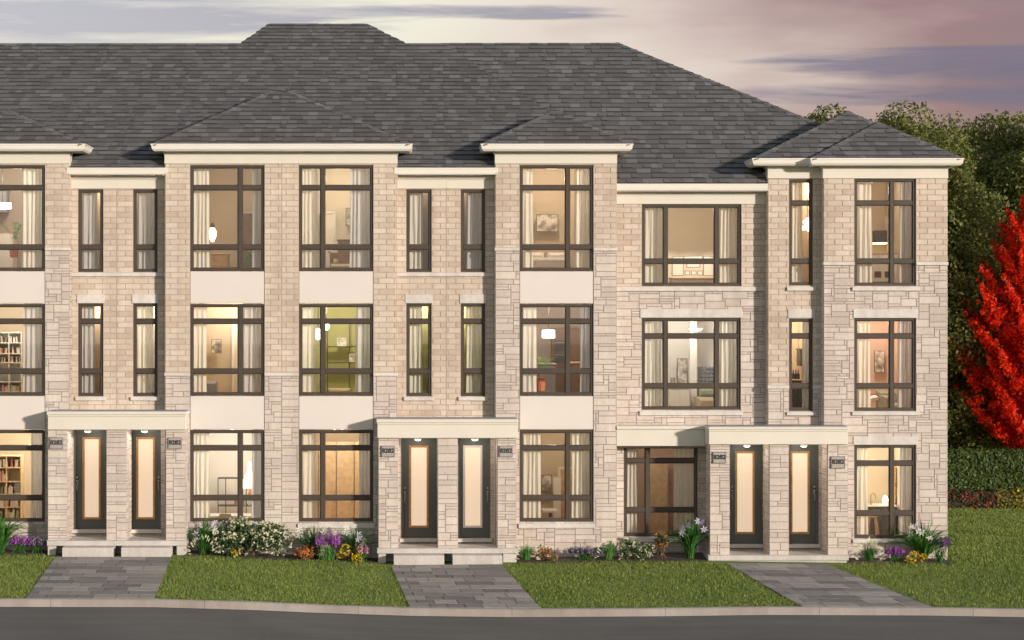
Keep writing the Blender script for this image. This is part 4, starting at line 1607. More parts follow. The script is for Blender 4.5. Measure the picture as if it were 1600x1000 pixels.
def bed(label, x0, x1, yt, yb, Y, mat='fabric_white', head='walnut', yh=None):
    t = fthing('bed', label, 'bed', (x0 + x1) / 2, yb, Y)
    a, b = X(x0, Y), X(x1, Y)
    z0, z1 = Z(yb, Y), Z(yt, Y)
    MB().cbox(a, b, Y, Y + 1.4, z0, z0 + (z1 - z0) * .45, .02).build('bed_base', head, t)
    MB().cbox(a + .02, b - .02, Y + .01, Y + 1.38, z0 + (z1 - z0) * .46, z1, .06).build('mattress', mat, t)
    if yh:
        MB().cbox(a - .05, b + .05, Y + 1.41, Y + 1.5, z0, Z(yh, Y), .02).build('headboard', head, t)
    for i in range(2):
        w = (b - a) / 2
        MB().cbox(a + i * w + .05, a + (i + 1) * w - .05, Y + 1.0, Y + 1.36, z1 + .001, z1 + .14, .06).build('pillow', mat, t)


bed('bed with beige cover in third townhouse top window', 515, 590, 412, 446, 1.2, 'fabric_beige', 'walnut', 392)
cabinet('dresser', 'walnut dresser beside the bed, third townhouse top window', 'dresser', 528, 546, 374, 446, 2.0, .4, 'walnut', None, None, 1)
bed('white bed with layered pillows in fourth townhouse top window', 824, 892, 402, 446, 1.3, 'fabric_white', 'fabric_beige', 384)
# third townhouse, middle: black shelf unit on the olive wall
t = fthing('wall_shelf', 'black wall shelf with frames in olive green room', 'shelf', 540, 565, 2.6)
m = MB()
for y in (541, 566):
    fb(m, 511, 580, y, y + 1.6, 2.75, .22)
m.build('board', 'charcoal', t)
m = MB()
for x in (511, 545):
    fb(m, x, x + 1.5, 500, 640, 2.97, .03)
m.build('upright', 'charcoal', t)
picture('small framed print standing on the upper black shelf, olive room', 527, 541, 528, 540.8, 2.8, 'picture_print', 'furniture_white')
picture('small framed print standing on the lower black shelf, olive room', 546, 558, 553, 565.8, 2.8, 'picture_print', 'furniture_white')
bookset('short row of pale books on the lower black shelf, olive room', 560, 578, 566, 8, 2.8)
t = fthing('sofa', 'grey sofa back low in the olive green room window', 'sofa', 530, 640, 1.3)
MB().cbox(X(512, 1.3), X(548, 1.3), 1.3, 1.5, Z(640, 1.3), Z(607, 1.3), .05).build('backrest', 'fabric_beige', t)
MB().cbox(X(512, 1.3), X(548, 1.3), 1.51, 2.1, Z(640, 1.3), Z(622, 1.3), .05).build('seat', 'fabric_beige', t)
# fourth townhouse, middle: kitchen
cabinet('kitchen_island', 'grey kitchen island with pale top, fourth townhouse', 'island', 843, 868, 568, 640, 1.8, .7, 'furniture_grey', 'pale_wood', None, 1)
t = fthing('oven_tower', 'black built-in oven tower in the fourth townhouse kitchen', 'oven', 875, 640, 3.2)
m = MB()
fb(m, 862, 906, 512, 642, 3.25, .3)
m.build('cabinet', 'walnut', t)
m = MB()
fb(m, 866, 883, 531, 549, 3.235, .014)
fb(m, 866, 883, 551, 567, 3.235, .014)
m.build('oven_door', 'charcoal', t)
m = MB()
fb(m, 867, 882, 535, 536, 3.22, .014)
fb(m, 867, 882, 554, 555, 3.22, .014)
m.build('handle', 'steel', t)
cabinet('kitchen_counter', 'dark kitchen counter in right pane, fourth townhouse', 'counter', 892, 930, 566, 642, 2.2, .6, 'walnut', 'oak', None, 2)
# second townhouse, ground: study
t = fthing('desk', 'white desk in ground window of second townhouse', 'desk', 350, 838, 1.5)
m = MB()
fb(m, 318, 410, 806, 809, 1.5, .6)
m.build('desk_top', 'furniture_white', t)
for x in (320, 406):
    m = MB()
    fb(m, x, x + 2.5, 809, 838, 1.52, .5)
    m.build('leg', 'furniture_white', t)
t = fthing('desk_chair', 'beige rounded chair at the white desk', 'chair', 351, 838, 1.1)
m = MB()
a, b = X(336, 1.1), X(366, 1.1)
pts = [(a + (b - a) * i / 10, 1.15 + .12 * math.sin(math.pi * i / 10)) for i in range(11)]
for i in range(10):
    (xa, ya), (xc, yc_) = pts[i], pts[i + 1]
    zt0 = Z(804, 1.1) - .06 * abs(i - 4.5) / 4.5 * (abs(i - 4.5) > 3)
    m.add([(xa, ya, Z(838, 1.1) + .3), (xc, yc_, Z(838, 1.1) + .3), (xc, yc_, zt0), (xa, ya, zt0), (xa, ya + .06, Z(838, 1.1) + .3), (xc, yc_ + .06, Z(838, 1.1) + .3), (xc, yc_ + .06, zt0), (xa, ya + .06, zt0)],
          [(0, 1, 2, 3), (5, 4, 7, 6), (3, 2, 6, 7), (0, 4, 5, 1)])
m.build('backrest', 'fabric_beige', t)
for q in (a + .1, b - .12):
    MB().tube([(q, 1.2, Z(838, 1.1)), (q, 1.2, Z(838, 1.1) + .32)], .02, 6).build('leg', 'oak', t)
t = fthing('metal_shelf_unit', 'black metal frame shelf above the white desk', 'shelf', 362, 806, 2.2)
m = MB()
for x in (340, 352, 384, 404):
    fb(m, x, x + 1.3, 747, 806, 2.2, .02)
for y in (747, 775, 790):
    fb(m, 340, 405, y, y + 1.3, 2.221, .3)
m.build('shelf_frame', 'charcoal', t)
picture('white poster on the wall above the desk, second townhouse', 351, 364, 752, 772, 2.9, 'furniture_white', 'furniture_white')
t = fthing('table_lamp', 'warm woven lamp glowing above the desk, second townhouse', 'lamp', 391, 775, 2.3)
MB().lathe(X(390, 2.3), 2.33, [(.19, Z(762, 2.3)), (.15, Z(748, 2.3)), (.04, Z(736, 2.3)), (.03, Z(722, 2.3))], 14).build('lamp_shade', 'lamp_warm', t)
MB().lathe(X(390, 2.3), 2.33, [(.06, Z(775, 2.3)), (.03, Z(768, 2.3)), (.03, Z(762, 2.3))], 10).build('lamp_base', 'terracotta', t)
bookset('red and orange boxes below the woven lamp, second townhouse', 366, 404, 790, 14, 2.25)
# third townhouse, ground: timber doors, flush lights
t = fthing('wardrobe', 'pale wood wardrobe in ground window of third townhouse', 'wardrobe', 520, 838, 2.7)
for x in (470, 498, 526, 554):
    m = MB()
    m.cbox(X(x, 2.7), X(x + 27, 2.7), 2.7, 2.9, Z(838, 2.7), Z(690, 2.7), .01)
    d_ = m.build('wardrobe_door', 'pale_wood', t)
    MB().tube([(X(x + 24, 2.7), 2.68, Z(770, 2.7)), (X(x + 24, 2.7), 2.68, Z(785, 2.7))], .012, 6).build('handle', 'steel', d_)


def flush(label, px, py, Y):
    t = fthing('ceiling_light', label, 'light', px, py, Y)
    x, z = X(px, Y), Z(py, Y)
    MB().lathe(x, Y, [(.03, z - .07), (.11, z - .055), (.15, z - .02), (.16, z)], 16).build('diffuser', 'lamp_white', t, True)
    MB().lathe(x, Y, [(.17, z), (.17, z + .02)], 16).build('rim', 'steel', t)


flush('round ceiling light in ground window of second townhouse', 357, 672, 1.2)
flush('round ceiling light, right one, in ground window of third townhouse', 545, 672, 1.2)
flush('round ceiling light, left one, in ground window of third townhouse', 512, 672, 1.2)
flush('round ceiling light in middle window of fifth townhouse', 1087, 513, 2.6)
# fourth townhouse, ground: small white table and a door
t = fthing('side_table', 'small white table in ground window of fourth townhouse', 'table', 860, 838, 1.8)
m = MB()
fb(m, 848, 872, 798, 801, 1.8, .6)
m.build('tabletop', 'furniture_white', t)
m = MB()
fb(m, 858, 862, 801, 838, 2.0, .12)
m.build('leg', 'walnut', t)
picture('tall pale mirror leaning in ground window of fourth townhouse', 864, 877, 745, 812, 2.9, 'furniture_white', 'pale_wood')
# fifth townhouse, top: spot-lit wall of pictures above a console
for i, (x0, x1, y0, y1) in enumerate(((1050, 1068, 401, 431), (1068.6, 1098, 400, 410), (1099, 1117, 401, 431), (1070, 1078, 423, 430), (1080, 1088, 423, 430), (1090, 1098, 423, 430), (1073, 1094, 412, 418))):
    lab = ['large white framed picture left on the spot-lit wall, fifth townhouse', 'wide dark frame at the top of the spot-lit wall group',
           'large white framed picture right on the spot-lit wall, fifth townhouse', 'left of three small frames low on the spot-lit wall', 'middle of three small frames low on the spot-lit wall',
           'right of three small frames low on the spot-lit wall', 'pale wide frame in the centre of the spot-lit wall group'][i]
    picture(lab, x0, x1, y0, y1, 3.58, 'furniture_white', 'charcoal')
for px in (1052, 1083, 1114):
    s_ = bpy.data.lights.new('spot_light', 'SPOT')
    s_.energy = 90
    s_.color = (1, .86, .66)
    s_.spot_size = R(52)
    s_.spot_blend = .7
    s_.shadow_soft_size = .03
    o = bpy.data.objects.new('spot_light', s_)
    COL.objects.link(o)
    o.location = (X(px, 3.2), 3.15, Z(333, 3.2))
    o.rotation_euler = (R(17), 0, 0)
    t = fthing('spotlight', {1052: 'left', 1083: 'middle', 1114: 'right'}[px] + ' ceiling spotlight over the picture wall, fifth townhouse', 'light', px, 310, 3.15)
    MB().lathe(X(px, 3.15), 3.15, [(.02, Z(313, 3.15)), (.04, Z(312, 3.15)), (.045, Z(308, 3.15))], 10).build('fixture', 'lamp_white', t)
cabinet('console_table', 'low dark console below the picture wall, fifth townhouse', 'console', 1048, 1120, 434, 466, 3.2, .3, 'room_taupe', 'oak', None, 4)
# fifth townhouse, middle: painting, white door, tufted headboard
picture('tall abstract painting in middle window of fifth townhouse', 1058, 1074, 560, 600, 3.4)
picture('small dark framed photo low beside the tall painting', 1048, 1055, 590, 600, 3.3)
cabinet('white_sideboard', 'white sideboard below the tall painting', 'sideboard', 1046, 1078, 606, 662, 2.8, .4, 'furniture_white', None, None, 2)
t = fthing('bed', 'bed with grey tufted headboard in middle window of fifth townhouse', 'bed', 1103, 662, 2.2)
m = MB()
for i in range(5):
    for j in range(6):
        x0_, y0_ = 1091 + i * 6, 573 + j * 6
        m.cbox(X(x0_, 3.3), X(x0_ + 5.8, 3.3), 3.28, 3.38, Z(y0_ + 5.8, 3.3), Z(y0_, 3.3), .03)
m.build('headboard', 'furniture_grey', t)
MB().cbox(X(1091, 2.3), X(1122, 2.3), 2.3, 3.27, Z(661, 2.3), Z(622, 2.3), .06).build('mattress', 'fabric_beige', t)
MB().cbox(X(1093, 2.9), X(1120, 2.9), 2.9, 3.25, Z(619, 2.9), Z(607, 2.9), .05).build('pillow', 'fabric_sage', t)
m = MB()
fb(m, 1078, 1089, 500, 662, 3.0, .15)
tag(m.build('wall_pier', 'room_white'), 'white partition edge between painting and headboard', 'partition')
# fifth townhouse, ground: interior doors
t = fthing('interior_door', 'tan interior door behind the ground window of fifth townhouse', 'door', 1030, 858, 3.3)
m = MB()
m.cbox(X(1014, 3.3), X(1044, 3.3), 3.3, 3.36, Z(860, 3.3), Z(725, 3.3), .01)
m.build('leaf', 'pale_wood', t)
MB().tube([(X(1018, 3.28), 3.26, Z(795, 3.28)), (X(1023, 3.28), 3.26, Z(795, 3.28))], .015, 6).build('handle', 'steel', t)
# end townhouse
t = fthing('globe_chandelier', 'cluster of glowing glass globes in narrow top window of end townhouse', 'lamp', 1262, 350, 1.4)
for i, (px, py) in enumerate(((1258, 347), (1263, 343), (1266, 350), (1261, 354), (1265, 358), (1258, 356))):
    n = 6
    r = .055
    x, y, z = X(px, 1.4), 1.4 + (i % 3) * .08, Z(py, 1.4)
    MB().lathe(x, y, [(max(.003, r * math.sin(math.pi * k_ / n)), z - r * math.cos(math.pi * k_ / n)) for k_ in range(n + 1)], 12).build('globe', 'lamp_warm', t, True)
MB().tube([(X(1262, 1.4), 1.45, Z(350, 1.4)), (X(1262, 1.4), 1.45, Z(264, 1.4))], .01, 6).build('stem', 'steel', t)
cabinet('kitchen_counter', 'dark counter with oak top in narrow middle window of end townhouse', 'counter', 1228, 1262, 593, 662, 1.6, .6, 'charcoal', 'oak', None, 2)
for i, px in enumerate((1240, 1244, 1248)):
    MBB = MB().lathe(X(px, 1.7), 1.75, [(.035, Z(592.8, 1.7)), (.035, Z(585, 1.7)), (.012, Z(582, 1.7)), (.012, Z(578, 1.7))], 8)
    tag(MBB.build('bottle', 'dark_metal'), ('left', 'middle', 'right')[i] + ' dark bottle on the oak counter, end townhouse', 'bottle', 'bottles on the oak counter')
cabinet('wall_cupboard', 'dark wall cupboard in narrow middle window of end townhouse', 'cupboard', 1250, 1266, 545, 572, 1.9, .4, 'charcoal', None, None, 1)
t = fthing('range_hood', 'dark cooker hood on the kitchen wall, top window of end townhouse', 'hood', 1375, 374, 3.3)
m = MB()
fb(m, 1367, 1386, 360, 379, 3.3, .25)
m.build('hood_body', 'charcoal', t)
m = MB()
fb(m, 1367, 1386, 379, 381, 3.29, .26)
m.build('hood_rim', 'lamp_warm', t)
cabinet('kitchen_counter', 'white kitchen counter in top window of end townhouse', 'counter', 1350, 1420, 395, 466, 2.6, .5, 'furniture_white', 'room_tan', None, 3)
for px, l_ in ((1372, 'left'), (1388, 'right')):
    t = fthing('bar_chair', l_ + ' dark bar chair at the white counter, end townhouse top window', 'chair', px, 466, 1.6)
    m = MB()
    fb(m, px - 5, px + 5, 424, 434, 1.6, .05)
    m.build('backrest', 'walnut', t)
    m = MB()
    fb(m, px - 6, px + 6, 440, 443, 1.6, .4)
    m.build('seat', 'walnut', t)
    for dx_ in (-5, 5):
        MB().tube([(X(px + dx_, 1.62), 1.65, Z(443, 1.6)), (X(px + dx_, 1.62), 1.65, Z(466, 1.6))], .015, 6).build('leg', 'dark_metal', t)
t = fthing('armchair', 'white seated lounge chair with dark legs, middle window of end townhouse', 'chair', 1367, 660, 1.3)
MB().add([(X(1358, 1.3), 1.3, Z(624, 1.3)), (X(1373, 1.3), 1.3, Z(620, 1.3)), (X(1373, 1.3), 1.8, Z(618, 1.3)), (X(1358, 1.3), 1.8, Z(622, 1.3)),
          (X(1358, 1.3), 1.3, Z(628, 1.3)), (X(1373, 1.3), 1.3, Z(625, 1.3)), (X(1373, 1.3), 1.8, Z(623, 1.3)), (X(1358, 1.3), 1.8, Z(626, 1.3))],
         [(0, 1, 2, 3), (7, 6, 5, 4), (0, 4, 5, 1), (1, 5, 6, 2), (2, 6, 7, 3), (3, 7, 4, 0)]).build('seat', 'fabric_white', t)
for x, q in ((1360, 1356), (1371, 1374)):
    MB().tube([(X(x, 1.3), 1.35, Z(626, 1.3)), (X(q, 1.3), 1.35, Z(660, 1.3))], .014, 6).build('leg', 'walnut', t)
MB().tube([(X(1358, 1.3), 1.33, Z(618, 1.3)), (X(1373, 1.3), 1.33, Z(615, 1.3)), (X(1374, 1.3), 1.33, Z(626, 1.3))], .015, 6).build('armrest', 'walnut', t)
t = fthing('sofa', 'sage green sofa in middle window of end townhouse', 'sofa', 1400, 660, 2.0)
MB().cbox(X(1377, 2), X(1425, 2), 2.3, 2.55, Z(655, 2), Z(612, 2), .05).build('backrest', 'fabric_sage', t)
MB().cbox(X(1385, 2), X(1425, 2), 1.7, 2.29, Z(655, 2), Z(630, 2), .05).build('seat', 'fabric_sage', t)
MB().cbox(X(1376, 2), X(1384, 2), 1.68, 2.29, Z(655, 2), Z(618, 2), .05).build('armrest', 'fabric_sage', t)
t = cabinet('kitchen_counter', 'pale kitchen counter with sink in ground window of end townhouse', 'counter', 1352, 1400, 790, 862, 2.4, .6, 'charcoal', 'furniture_white', None, 2)
t = fthing('faucet', 'arched kitchen tap above the sink, end townhouse ground window', 'tap', 1364, 789, 2.6)
xa, za = X(1364, 2.6), Z(790, 2.6)
MB().tube([(xa - .05, 2.6, za)] + [(xa - .05 + .055 * (1 - math.cos(q)), 2.6, za + .22 + .07 * math.sin(q)) for q in np.linspace(0, math.pi, 7)] + [(xa + .06, 2.6, za + .16)], .012, 8).build('spout', 'steel', t, True)
MB().lathe(xa - .05, 2.6, [(.03, za), (.03, za + .03)], 10).build('tap_base', 'steel', t)
t = fthing('bar_stool', 'white-topped wooden bar stool in ground window of end townhouse', 'stool', 1366, 860, 1.0)
zz = Z(806, 1.0)
MB().lathe(X(1366, 1), 1.2, [(.08, zz - .05), (.15, zz - .02), (.155, zz + .01), (.12, zz + .02)], 16).build('seat', 'furniture_white', t, True)
for ax_, ay_ in ((-1, -1), (1, -1), (-1, 1), (1, 1)):
    MB().tube([(X(1366, 1) + .07 * ax_, 1.2 + .07 * ay_, zz - .04), (X(1366, 1) + .17 * ax_, 1.2 + .17 * ay_, Z(861, 1))], .018, 6).build('leg', 'pale_wood', t)
m = MB()
for s_ in (-1, 1):
    m.tube([(X(1366, 1) - .13, 1.2 + .13 * s_, Z(844, 1)), (X(1366, 1) + .13, 1.2 + .13 * s_, Z(844, 1))], .01, 6)
m.build('foot_ring', 'steel', t)
t = fthing('kitchen_lamp', 'small glowing lamp on the sink counter, end townhouse ground window', 'lamp', 1382, 790, 2.7)
MB().lathe(X(1383, 2.7), 2.7, [(.06, Z(790, 2.7)), (.07, Z(780, 2.7)), (.03, Z(774, 2.7))], 12).build('lamp_shade', 'lamp_warm', t, True)
MB().lathe(X(1383, 2.7), 2.7, [(.065, Z(791, 2.7)), (.065, Z(790, 2.7))], 12).build('lamp_base', 'pale_wood', t)

# more of what the lit rooms show
def doorway(label, x0, x1, y0, y1, Y, leaf='room_taupe', frame='furniture_white'):
    t = fthing('interior_door', label, 'door', (x0 + x1) / 2, y1, Y, 'doors inside the lit rooms')
    m = MB()
    m.cbox(X(x0, Y), X(x0, Y) + .06, Y, Y + .06, Z(y1, Y), Z(y0, Y), .005).cbox(X(x1, Y) - .06, X(x1, Y), Y, Y + .06, Z(y1, Y), Z(y0, Y), .005)
    m.cbox(X(x0, Y) + .06, X(x1, Y) - .06, Y, Y + .06, Z(y0, Y) - .06, Z(y0, Y), .005)
    m.build('frame', frame, t)
    MB().cbox(X(x0, Y) + .06, X(x1, Y) - .06, Y + .03, Y + .055, Z(y1, Y), Z(y0, Y) - .06, .004).build('leaf', leaf, t)
    MB().lathe(X(x1, Y) - .14, Y + .0, [(.02, Z((y0 + 1.2 * y1) / 2.2, Y) - .02), (.03, Z((y0 + 1.2 * y1) / 2.2, Y)), (.02, Z((y0 + 1.2 * y1) / 2.2, Y) + .02)], 8).build('knob', 'steel', t)


doorway('dark interior door at the right of the second townhouse top window', 372, 398, 330, 446, 3.3, 'walnut', 'room_taupe')
doorway('white-framed interior door at the right of the second townhouse middle window', 362, 392, 505, 640, 2.2, 'room_cream')
doorway('dim brown interior door in the fourth townhouse ground window', 872, 898, 730, 838, 2.9, 'oak', 'room_cream')
doorway('bright white interior door at the right of the end townhouse middle window', 1396, 1418, 540, 662, 2.9, 'furniture_white')
doorway('pale interior door in the third townhouse top window, left of the dresser', 500, 524, 330, 446, 3.0, 'room_white')
picture('wide abstract picture above the bed, fourth townhouse top window', 838, 872, 335, 362, 2.95)
picture('small square picture on the tan wall, second townhouse middle window', 330, 346, 530, 552, 2.1)
picture('upright picture between curtain and doorway, end townhouse middle window', 1366, 1382, 548, 582, 2.95)
picture('framed picture above the dresser, third townhouse top window', 540, 562, 325, 352, 2.95)
picture('pair of prints in one frame, fourth townhouse ground window', 846, 862, 742, 768, 2.9)
t = fthing('armchair', 'dark armchair low behind the left curtain, second townhouse middle window', 'chair', 328, 640, 1.2)
MB().cbox(X(318, 1.2), X(337, 1.2), 1.5, 1.65, Z(640, 1.2), Z(597, 1.2), .05).build('backrest', 'furniture_grey', t)
MB().cbox(X(319, 1.2), X(336, 1.2), 1.1, 1.49, Z(636, 1.2), Z(615, 1.2), .05).build('seat', 'furniture_grey', t)
cabinet('kitchen_counter', 'white kitchen counter in the top window of the leftmost townhouse', 'counter', -30, 20, 362, 446, 2.4, .5, 'furniture_white', 'oak', None, 3)
cabinet('wall_cupboard', 'pale wall cupboards in the top window of the leftmost townhouse', 'cupboard', -30, 10, 296, 332, 2.7, .35, 'furniture_grey', None, None, 3)
cabinet('wall_cupboard', 'white wall cupboards beside the cooker hood, top window of end townhouse', 'cupboard', 1388, 1428, 338, 372, 3.2, .35, 'furniture_white', None, None, 2)
shelving('open oak shelves at the right of the end townhouse ground window', 1398, 1426, (730, 752, 774, 796, 818), (1398, 1424.4), 2.6, 'oak', None)
for r in (752, 774, 796):
    bookset({752: 'upper row of jars and books on the open oak shelves', 774: 'middle row of jars and books on the open oak shelves', 796: 'lower row of jars and books on the open oak shelves'}[r], 1400, 1424, r, 15, 2.64, .8)
for px, py, Yd, where in ((22, 247, 1.0, 'leftmost townhouse top room'), (40, 247, 2.2, 'leftmost townhouse top room'), (345, 247, 1.2, 'second townhouse top room'), (388, 247, 1.2, 'second townhouse top room'),
                          (527, 247, 1.2, 'third townhouse top room'), (560, 247, 2.0, 'third townhouse top room'), (852, 247, 1.2, 'fourth townhouse top room'), (880, 247, 2.0, 'fourth townhouse top room'),
                          (1372, 264, 1.2, 'end townhouse top room'), (1392, 264, 2.4, 'end townhouse top room')):
    o = fthing('downlight', ('nearer' if Yd < 1.5 and where[:6] not in ('second',) else ('left' if px == 345 else ('right' if px == 388 else 'farther'))) + ' recessed ceiling downlight in the ' + where, 'light', px, py, Yd, 'recessed downlights')
    x, z = X(px, 0), Z(py, 0)
    MB().lathe(x, Yd, [(.05, z - .02), (.06, z - .004)], 12).build('diffuser', 'lamp_white', o)
    MB().lathe(x, Yd, [(.075, z - .012), (.075, z - .002)], 12).build('rim', 'furniture_white', o)

# ------------------------------------------------------------------ planting beds
m = MB()


def bed_strip(p0, p1):
    n = 24
    for i in range(n):
        a, b = p0 + (p1 - p0) * i / n, p0 + (p1 - p0) * (i + 1) / n
        xa, xb_ = X(a, -.4), X(b, -.4)
        m.poly([(xa, -0.78, zg(xa, -.7) + .012), (xb_, -0.78, zg(xb_, -.7) + .012), (xb_, .5, zg(xb_, -.3) + .05), (xa, .5, zg(xa, -.3) + .05)])


for p in ((-60, 73), (292, 589), (811, 1106), (1327, 1481)):
    bed_strip(*p)
m.build('planting_bed', 'mulch', None, False, 'structure')


def blades(m, x, y, z, n, h, spread, w, rs, droop=.5, curve=1.0):
    for _ in range(n):
        a = rs.uniform(0, 2 * math.pi)
        L = h * rs.uniform(.7, 1.1)
        lean = (rs.uniform(.02, 1) ** .6) * spread
        px_, py_ = x + rs.gauss(0, .03), y + rs.gauss(0, .03)
        ca, sa = math.cos(a), math.sin(a) * .7
        prev = None
        sx_, sy_ = -math.sin(a), math.cos(a)
        tw = rs.uniform(-1.3, 1.3)
        ct, stw = math.cos(tw), math.sin(tw)
        sx_, sy_, sz_ = sx_ * ct + ca * stw * .6, sy_ * ct, stw * .8
        wd = w * rs.uniform(.7, 1.2)
        for k in range(6):
            s = k / 5
            r = lean * (s ** 1.4)
            zz_ = z + L * (s - droop * lean / max(spread, .01) * s * s * s * curve)
            ww = wd * (1 - s ** 2) * (0.5 + 1.2 * s * (1 - s) * 2)
            p = (px_ + ca * r, py_ + sa * r, max(zz_, z + .01))
            q = [(p[0] - sx_ * ww, p[1] - sy_ * ww, p[2] - sz_ * ww), (p[0] + sx_ * ww, p[1] + sy_ * ww, p[2] + sz_ * ww)]
            if prev:
                m.poly([prev[0], prev[1], q[1], q[0]])
            prev = q


def flower6(m, c, r, rs, tilt=None):
    d = Vector((rs.gauss(0, .5), -1, rs.gauss(.2, .4))).normalized() if tilt is None else tilt
    a = d.orthogonal().normalized()
    b = d.cross(a)
    c = Vector(c)
    for k in range(6):
        th = k * math.pi / 3 + rs.uniform(-.1, .1)
        u = a * math.cos(th) + b * math.sin(th)
        v = a * -math.sin(th) + b * math.cos(th)
        m.poly([tuple(c), tuple(c + u * r * .5 + v * r * .2 + d * r * .25), tuple(c + u * r + d * r * .1), tuple(c + u * r * .5 - v * r * .2 + d * r * .25)])


def leafquad(m, c, r, rs, asp=.5):
    d = Vector((rs.gauss(0, 1), rs.gauss(0, 1), rs.gauss(0, 1))).normalized()
    a = d.orthogonal().normalized()
    b = d.cross(a)
    th = rs.uniform(0, 6.28)
    u, v = a * math.cos(th) + b * math.sin(th), b * math.cos(th) - a * math.sin(th)
    c = Vector(c)
    m.poly([tuple(c - u * r), tuple(c + v * r * asp + d * r * .15), tuple(c + u * r), tuple(c - v * r * asp + d * r * .15)])


def plant_at(name, label, px, Y, cat='plant', group=None):
    x = X(px, Y)
    return thing(name, label, cat, (x, Y, zg(x, Y) + .02), group), x, zg(x, Y) + .02


def lily(label, px, Y, hpx, seed, nfl=7, lilac=.3, spread=.55, n=46, mat='blade_green'):
    rs = random.Random(seed)
    t, x, z = plant_at('lily_plant', label, px, Y, 'plant', 'lilies in the planting beds')
    h = hpx * (D + Y) / F * 1.12
    m = MB()
    blades(m, x, Y, z, int(n * 1.3), h * 1.3, spread * 1.6, .034, rs, .62)
    blades(m, x, Y, z, n // 2, h * 1.05, spread * .35, .022, rs, .1)
    m.build('leaves', mat, t)
    for _ in range(nfl):
        fx, fy, fz = x + rs.uniform(-.36, .36), Y - rs.uniform(0, .28), z + h * rs.uniform(.5, .98)
        MB().tube([(x + rs.uniform(-.06, .06), Y, z), ((x + fx) / 2, (Y + fy) / 2 - .02, (z + fz) / 2 + .05), (fx, fy, fz)], .007, 5).build('stem', mat, t)
        f = MB()
        flower6(f, (fx, fy, fz), .095, rs)
        f.build('flower', 'petal_lilac' if rs.random() < lilac else 'petal_white', t)


def spikes(name, label, px, Y, hpx, wpx, petal, seed, n=34, grass='blade_green', group=None, top=.4):
    rs = random.Random(seed)
    t, x, z = plant_at(name, label, px, Y, 'plant', group)
    h, w = hpx * 1.12 * (D + Y) / F, wpx * 1.2 / 2 * (D + Y) / F
    m, fl = MB(), MB()
    for _ in range(n):
        bx, by = x + rs.gauss(0, w * .3), Y + rs.gauss(0, .06)
        tx, ty = x + rs.uniform(-w, w), Y + rs.uniform(-.18, .12)
        hh = h * rs.uniform(.8, 1.03) * (1 - .12 * abs(tx - x) / w)
        m.tube([(bx, by, z), ((bx + tx) / 2, (by + ty) / 2, z + hh * .55), (tx, ty, z + hh)], [.006, .005, .003], 4)
        for k in range(14):
            s = 1 - top + top * k / 14
            p = (tx + (tx - bx) * .3 * (s - 1) + rs.gauss(0, .012), ty + rs.gauss(0, .012), z + hh * s)
            leafquad(fl, p, .03 * (1.1 - .5 * k / 14), rs, .6)
    blades(m, x, Y, z, n, h * .6, w * 1.0, .008, rs, .2)
    m.build('stems', grass, t)
    fl.build('flowers', petal, t, False, 'stuff')


def mound(name, label, px, Y, hpx, wpx, petal, seed, leaf='shrub_green', nl=500, nf=260, fr=.035, lr=.045, group=None, stemy=False, top_only=.0, lumps=9, six=False):
    rs = random.Random(seed)
    t, x, z = plant_at(name, label, px, Y, 'plant', group)
    h, w = hpx * 1.1 * (D + Y) / F, wpx * 1.12 / 2 * (D + Y) / F
    lm, fm, st = MB(), MB(), MB()
    cs = []
    for i in range(lumps):
        a = rs.uniform(-1, 1)
        cs.append((x + a * w * .72, Y + rs.uniform(-.22, .22), z + h * rs.uniform(.25, .74) * math.sqrt(max(.1, 1 - a * a * .72)), w * rs.uniform(.26, .42), h * rs.uniform(.18, .30)))
    for c in cs:
        st.tube([(x + rs.gauss(0, .04), Y + rs.gauss(0, .03), z), ((x + c[0]) / 2, (Y + c[1]) / 2, (z + c[2]) / 2), (c[0], c[1], c[2])], [.012, .008, .004], 5)

    def pt(c, lo):
        while True:
            d = Vector((rs.gauss(0, 1), rs.gauss(0, 1), rs.gauss(0, 1))).normalized()
            r = rs.uniform(lo, 1.05)
            p = (c[0] + d.x * c[3] * r, c[1] + d.y * min(c[3], .3) * r, c[2] + d.z * c[4] * r)
            if p[2] > z + .01:
                return p, d
    for _ in range(nl):
        p, d = pt(rs.choice(cs), .2)
        leafquad(lm, p, lr * rs.uniform(.7, 1.2), rs)
    for _ in range(nf):
        p, d = pt(rs.choice(cs), .85)
        if six:
            flower6(fm, p, fr * rs.uniform(.8, 1.2), rs, d)
        else:
            for _k in range(3):
                leafquad(fm, (p[0] + rs.gauss(0, fr * .5), p[1] + rs.gauss(0, fr * .5) - .01, p[2] + rs.gauss(0, fr * .4)), fr * rs.uniform(.7, 1.1), rs, .75)
    lm.build('leaves', leaf, t)
    st.build('stem', 'bark', t)
    if fm.f:
        fm.build('flowers', petal, t, False, 'stuff')


def tuft(label, px, Y, hpx, wpx, seed, mat='blade_bright', pale=True):
    rs = random.Random(seed)
    t, x, z = plant_at('ornamental_grass', label, px, Y, 'grass plant', 'ornamental grass tufts')
    h, w = hpx * 1.2 * (D + Y) / F, wpx * 1.15 / 2 * (D + Y) / F
    m, fl = MB(), MB()
    blades(m, x, Y, z, 150, h, w, .010, rs, .5)
    m.build('blades', mat, t)
    if pale:
        for _ in range(46):
            a = rs.uniform(0, math.pi)
            p = (x + math.cos(a) * w * rs.uniform(.7, 1.05), Y - rs.uniform(0, .2), z + .03 + math.sin(a) * h * rs.uniform(.75, 1.05))
            d = Vector((math.cos(a), -.1, math.sin(a) + .2)).normalized()
            s_ = d.cross(Vector((0, 1, 0))).normalized()
            p = Vector(p)
            fl.poly([tuple(p - d * .035), tuple(p + s_ * .009), tuple(p + d * .05), tuple(p - s_ * .009)])
        fl.build('seed_heads', 'petal_cream', t)


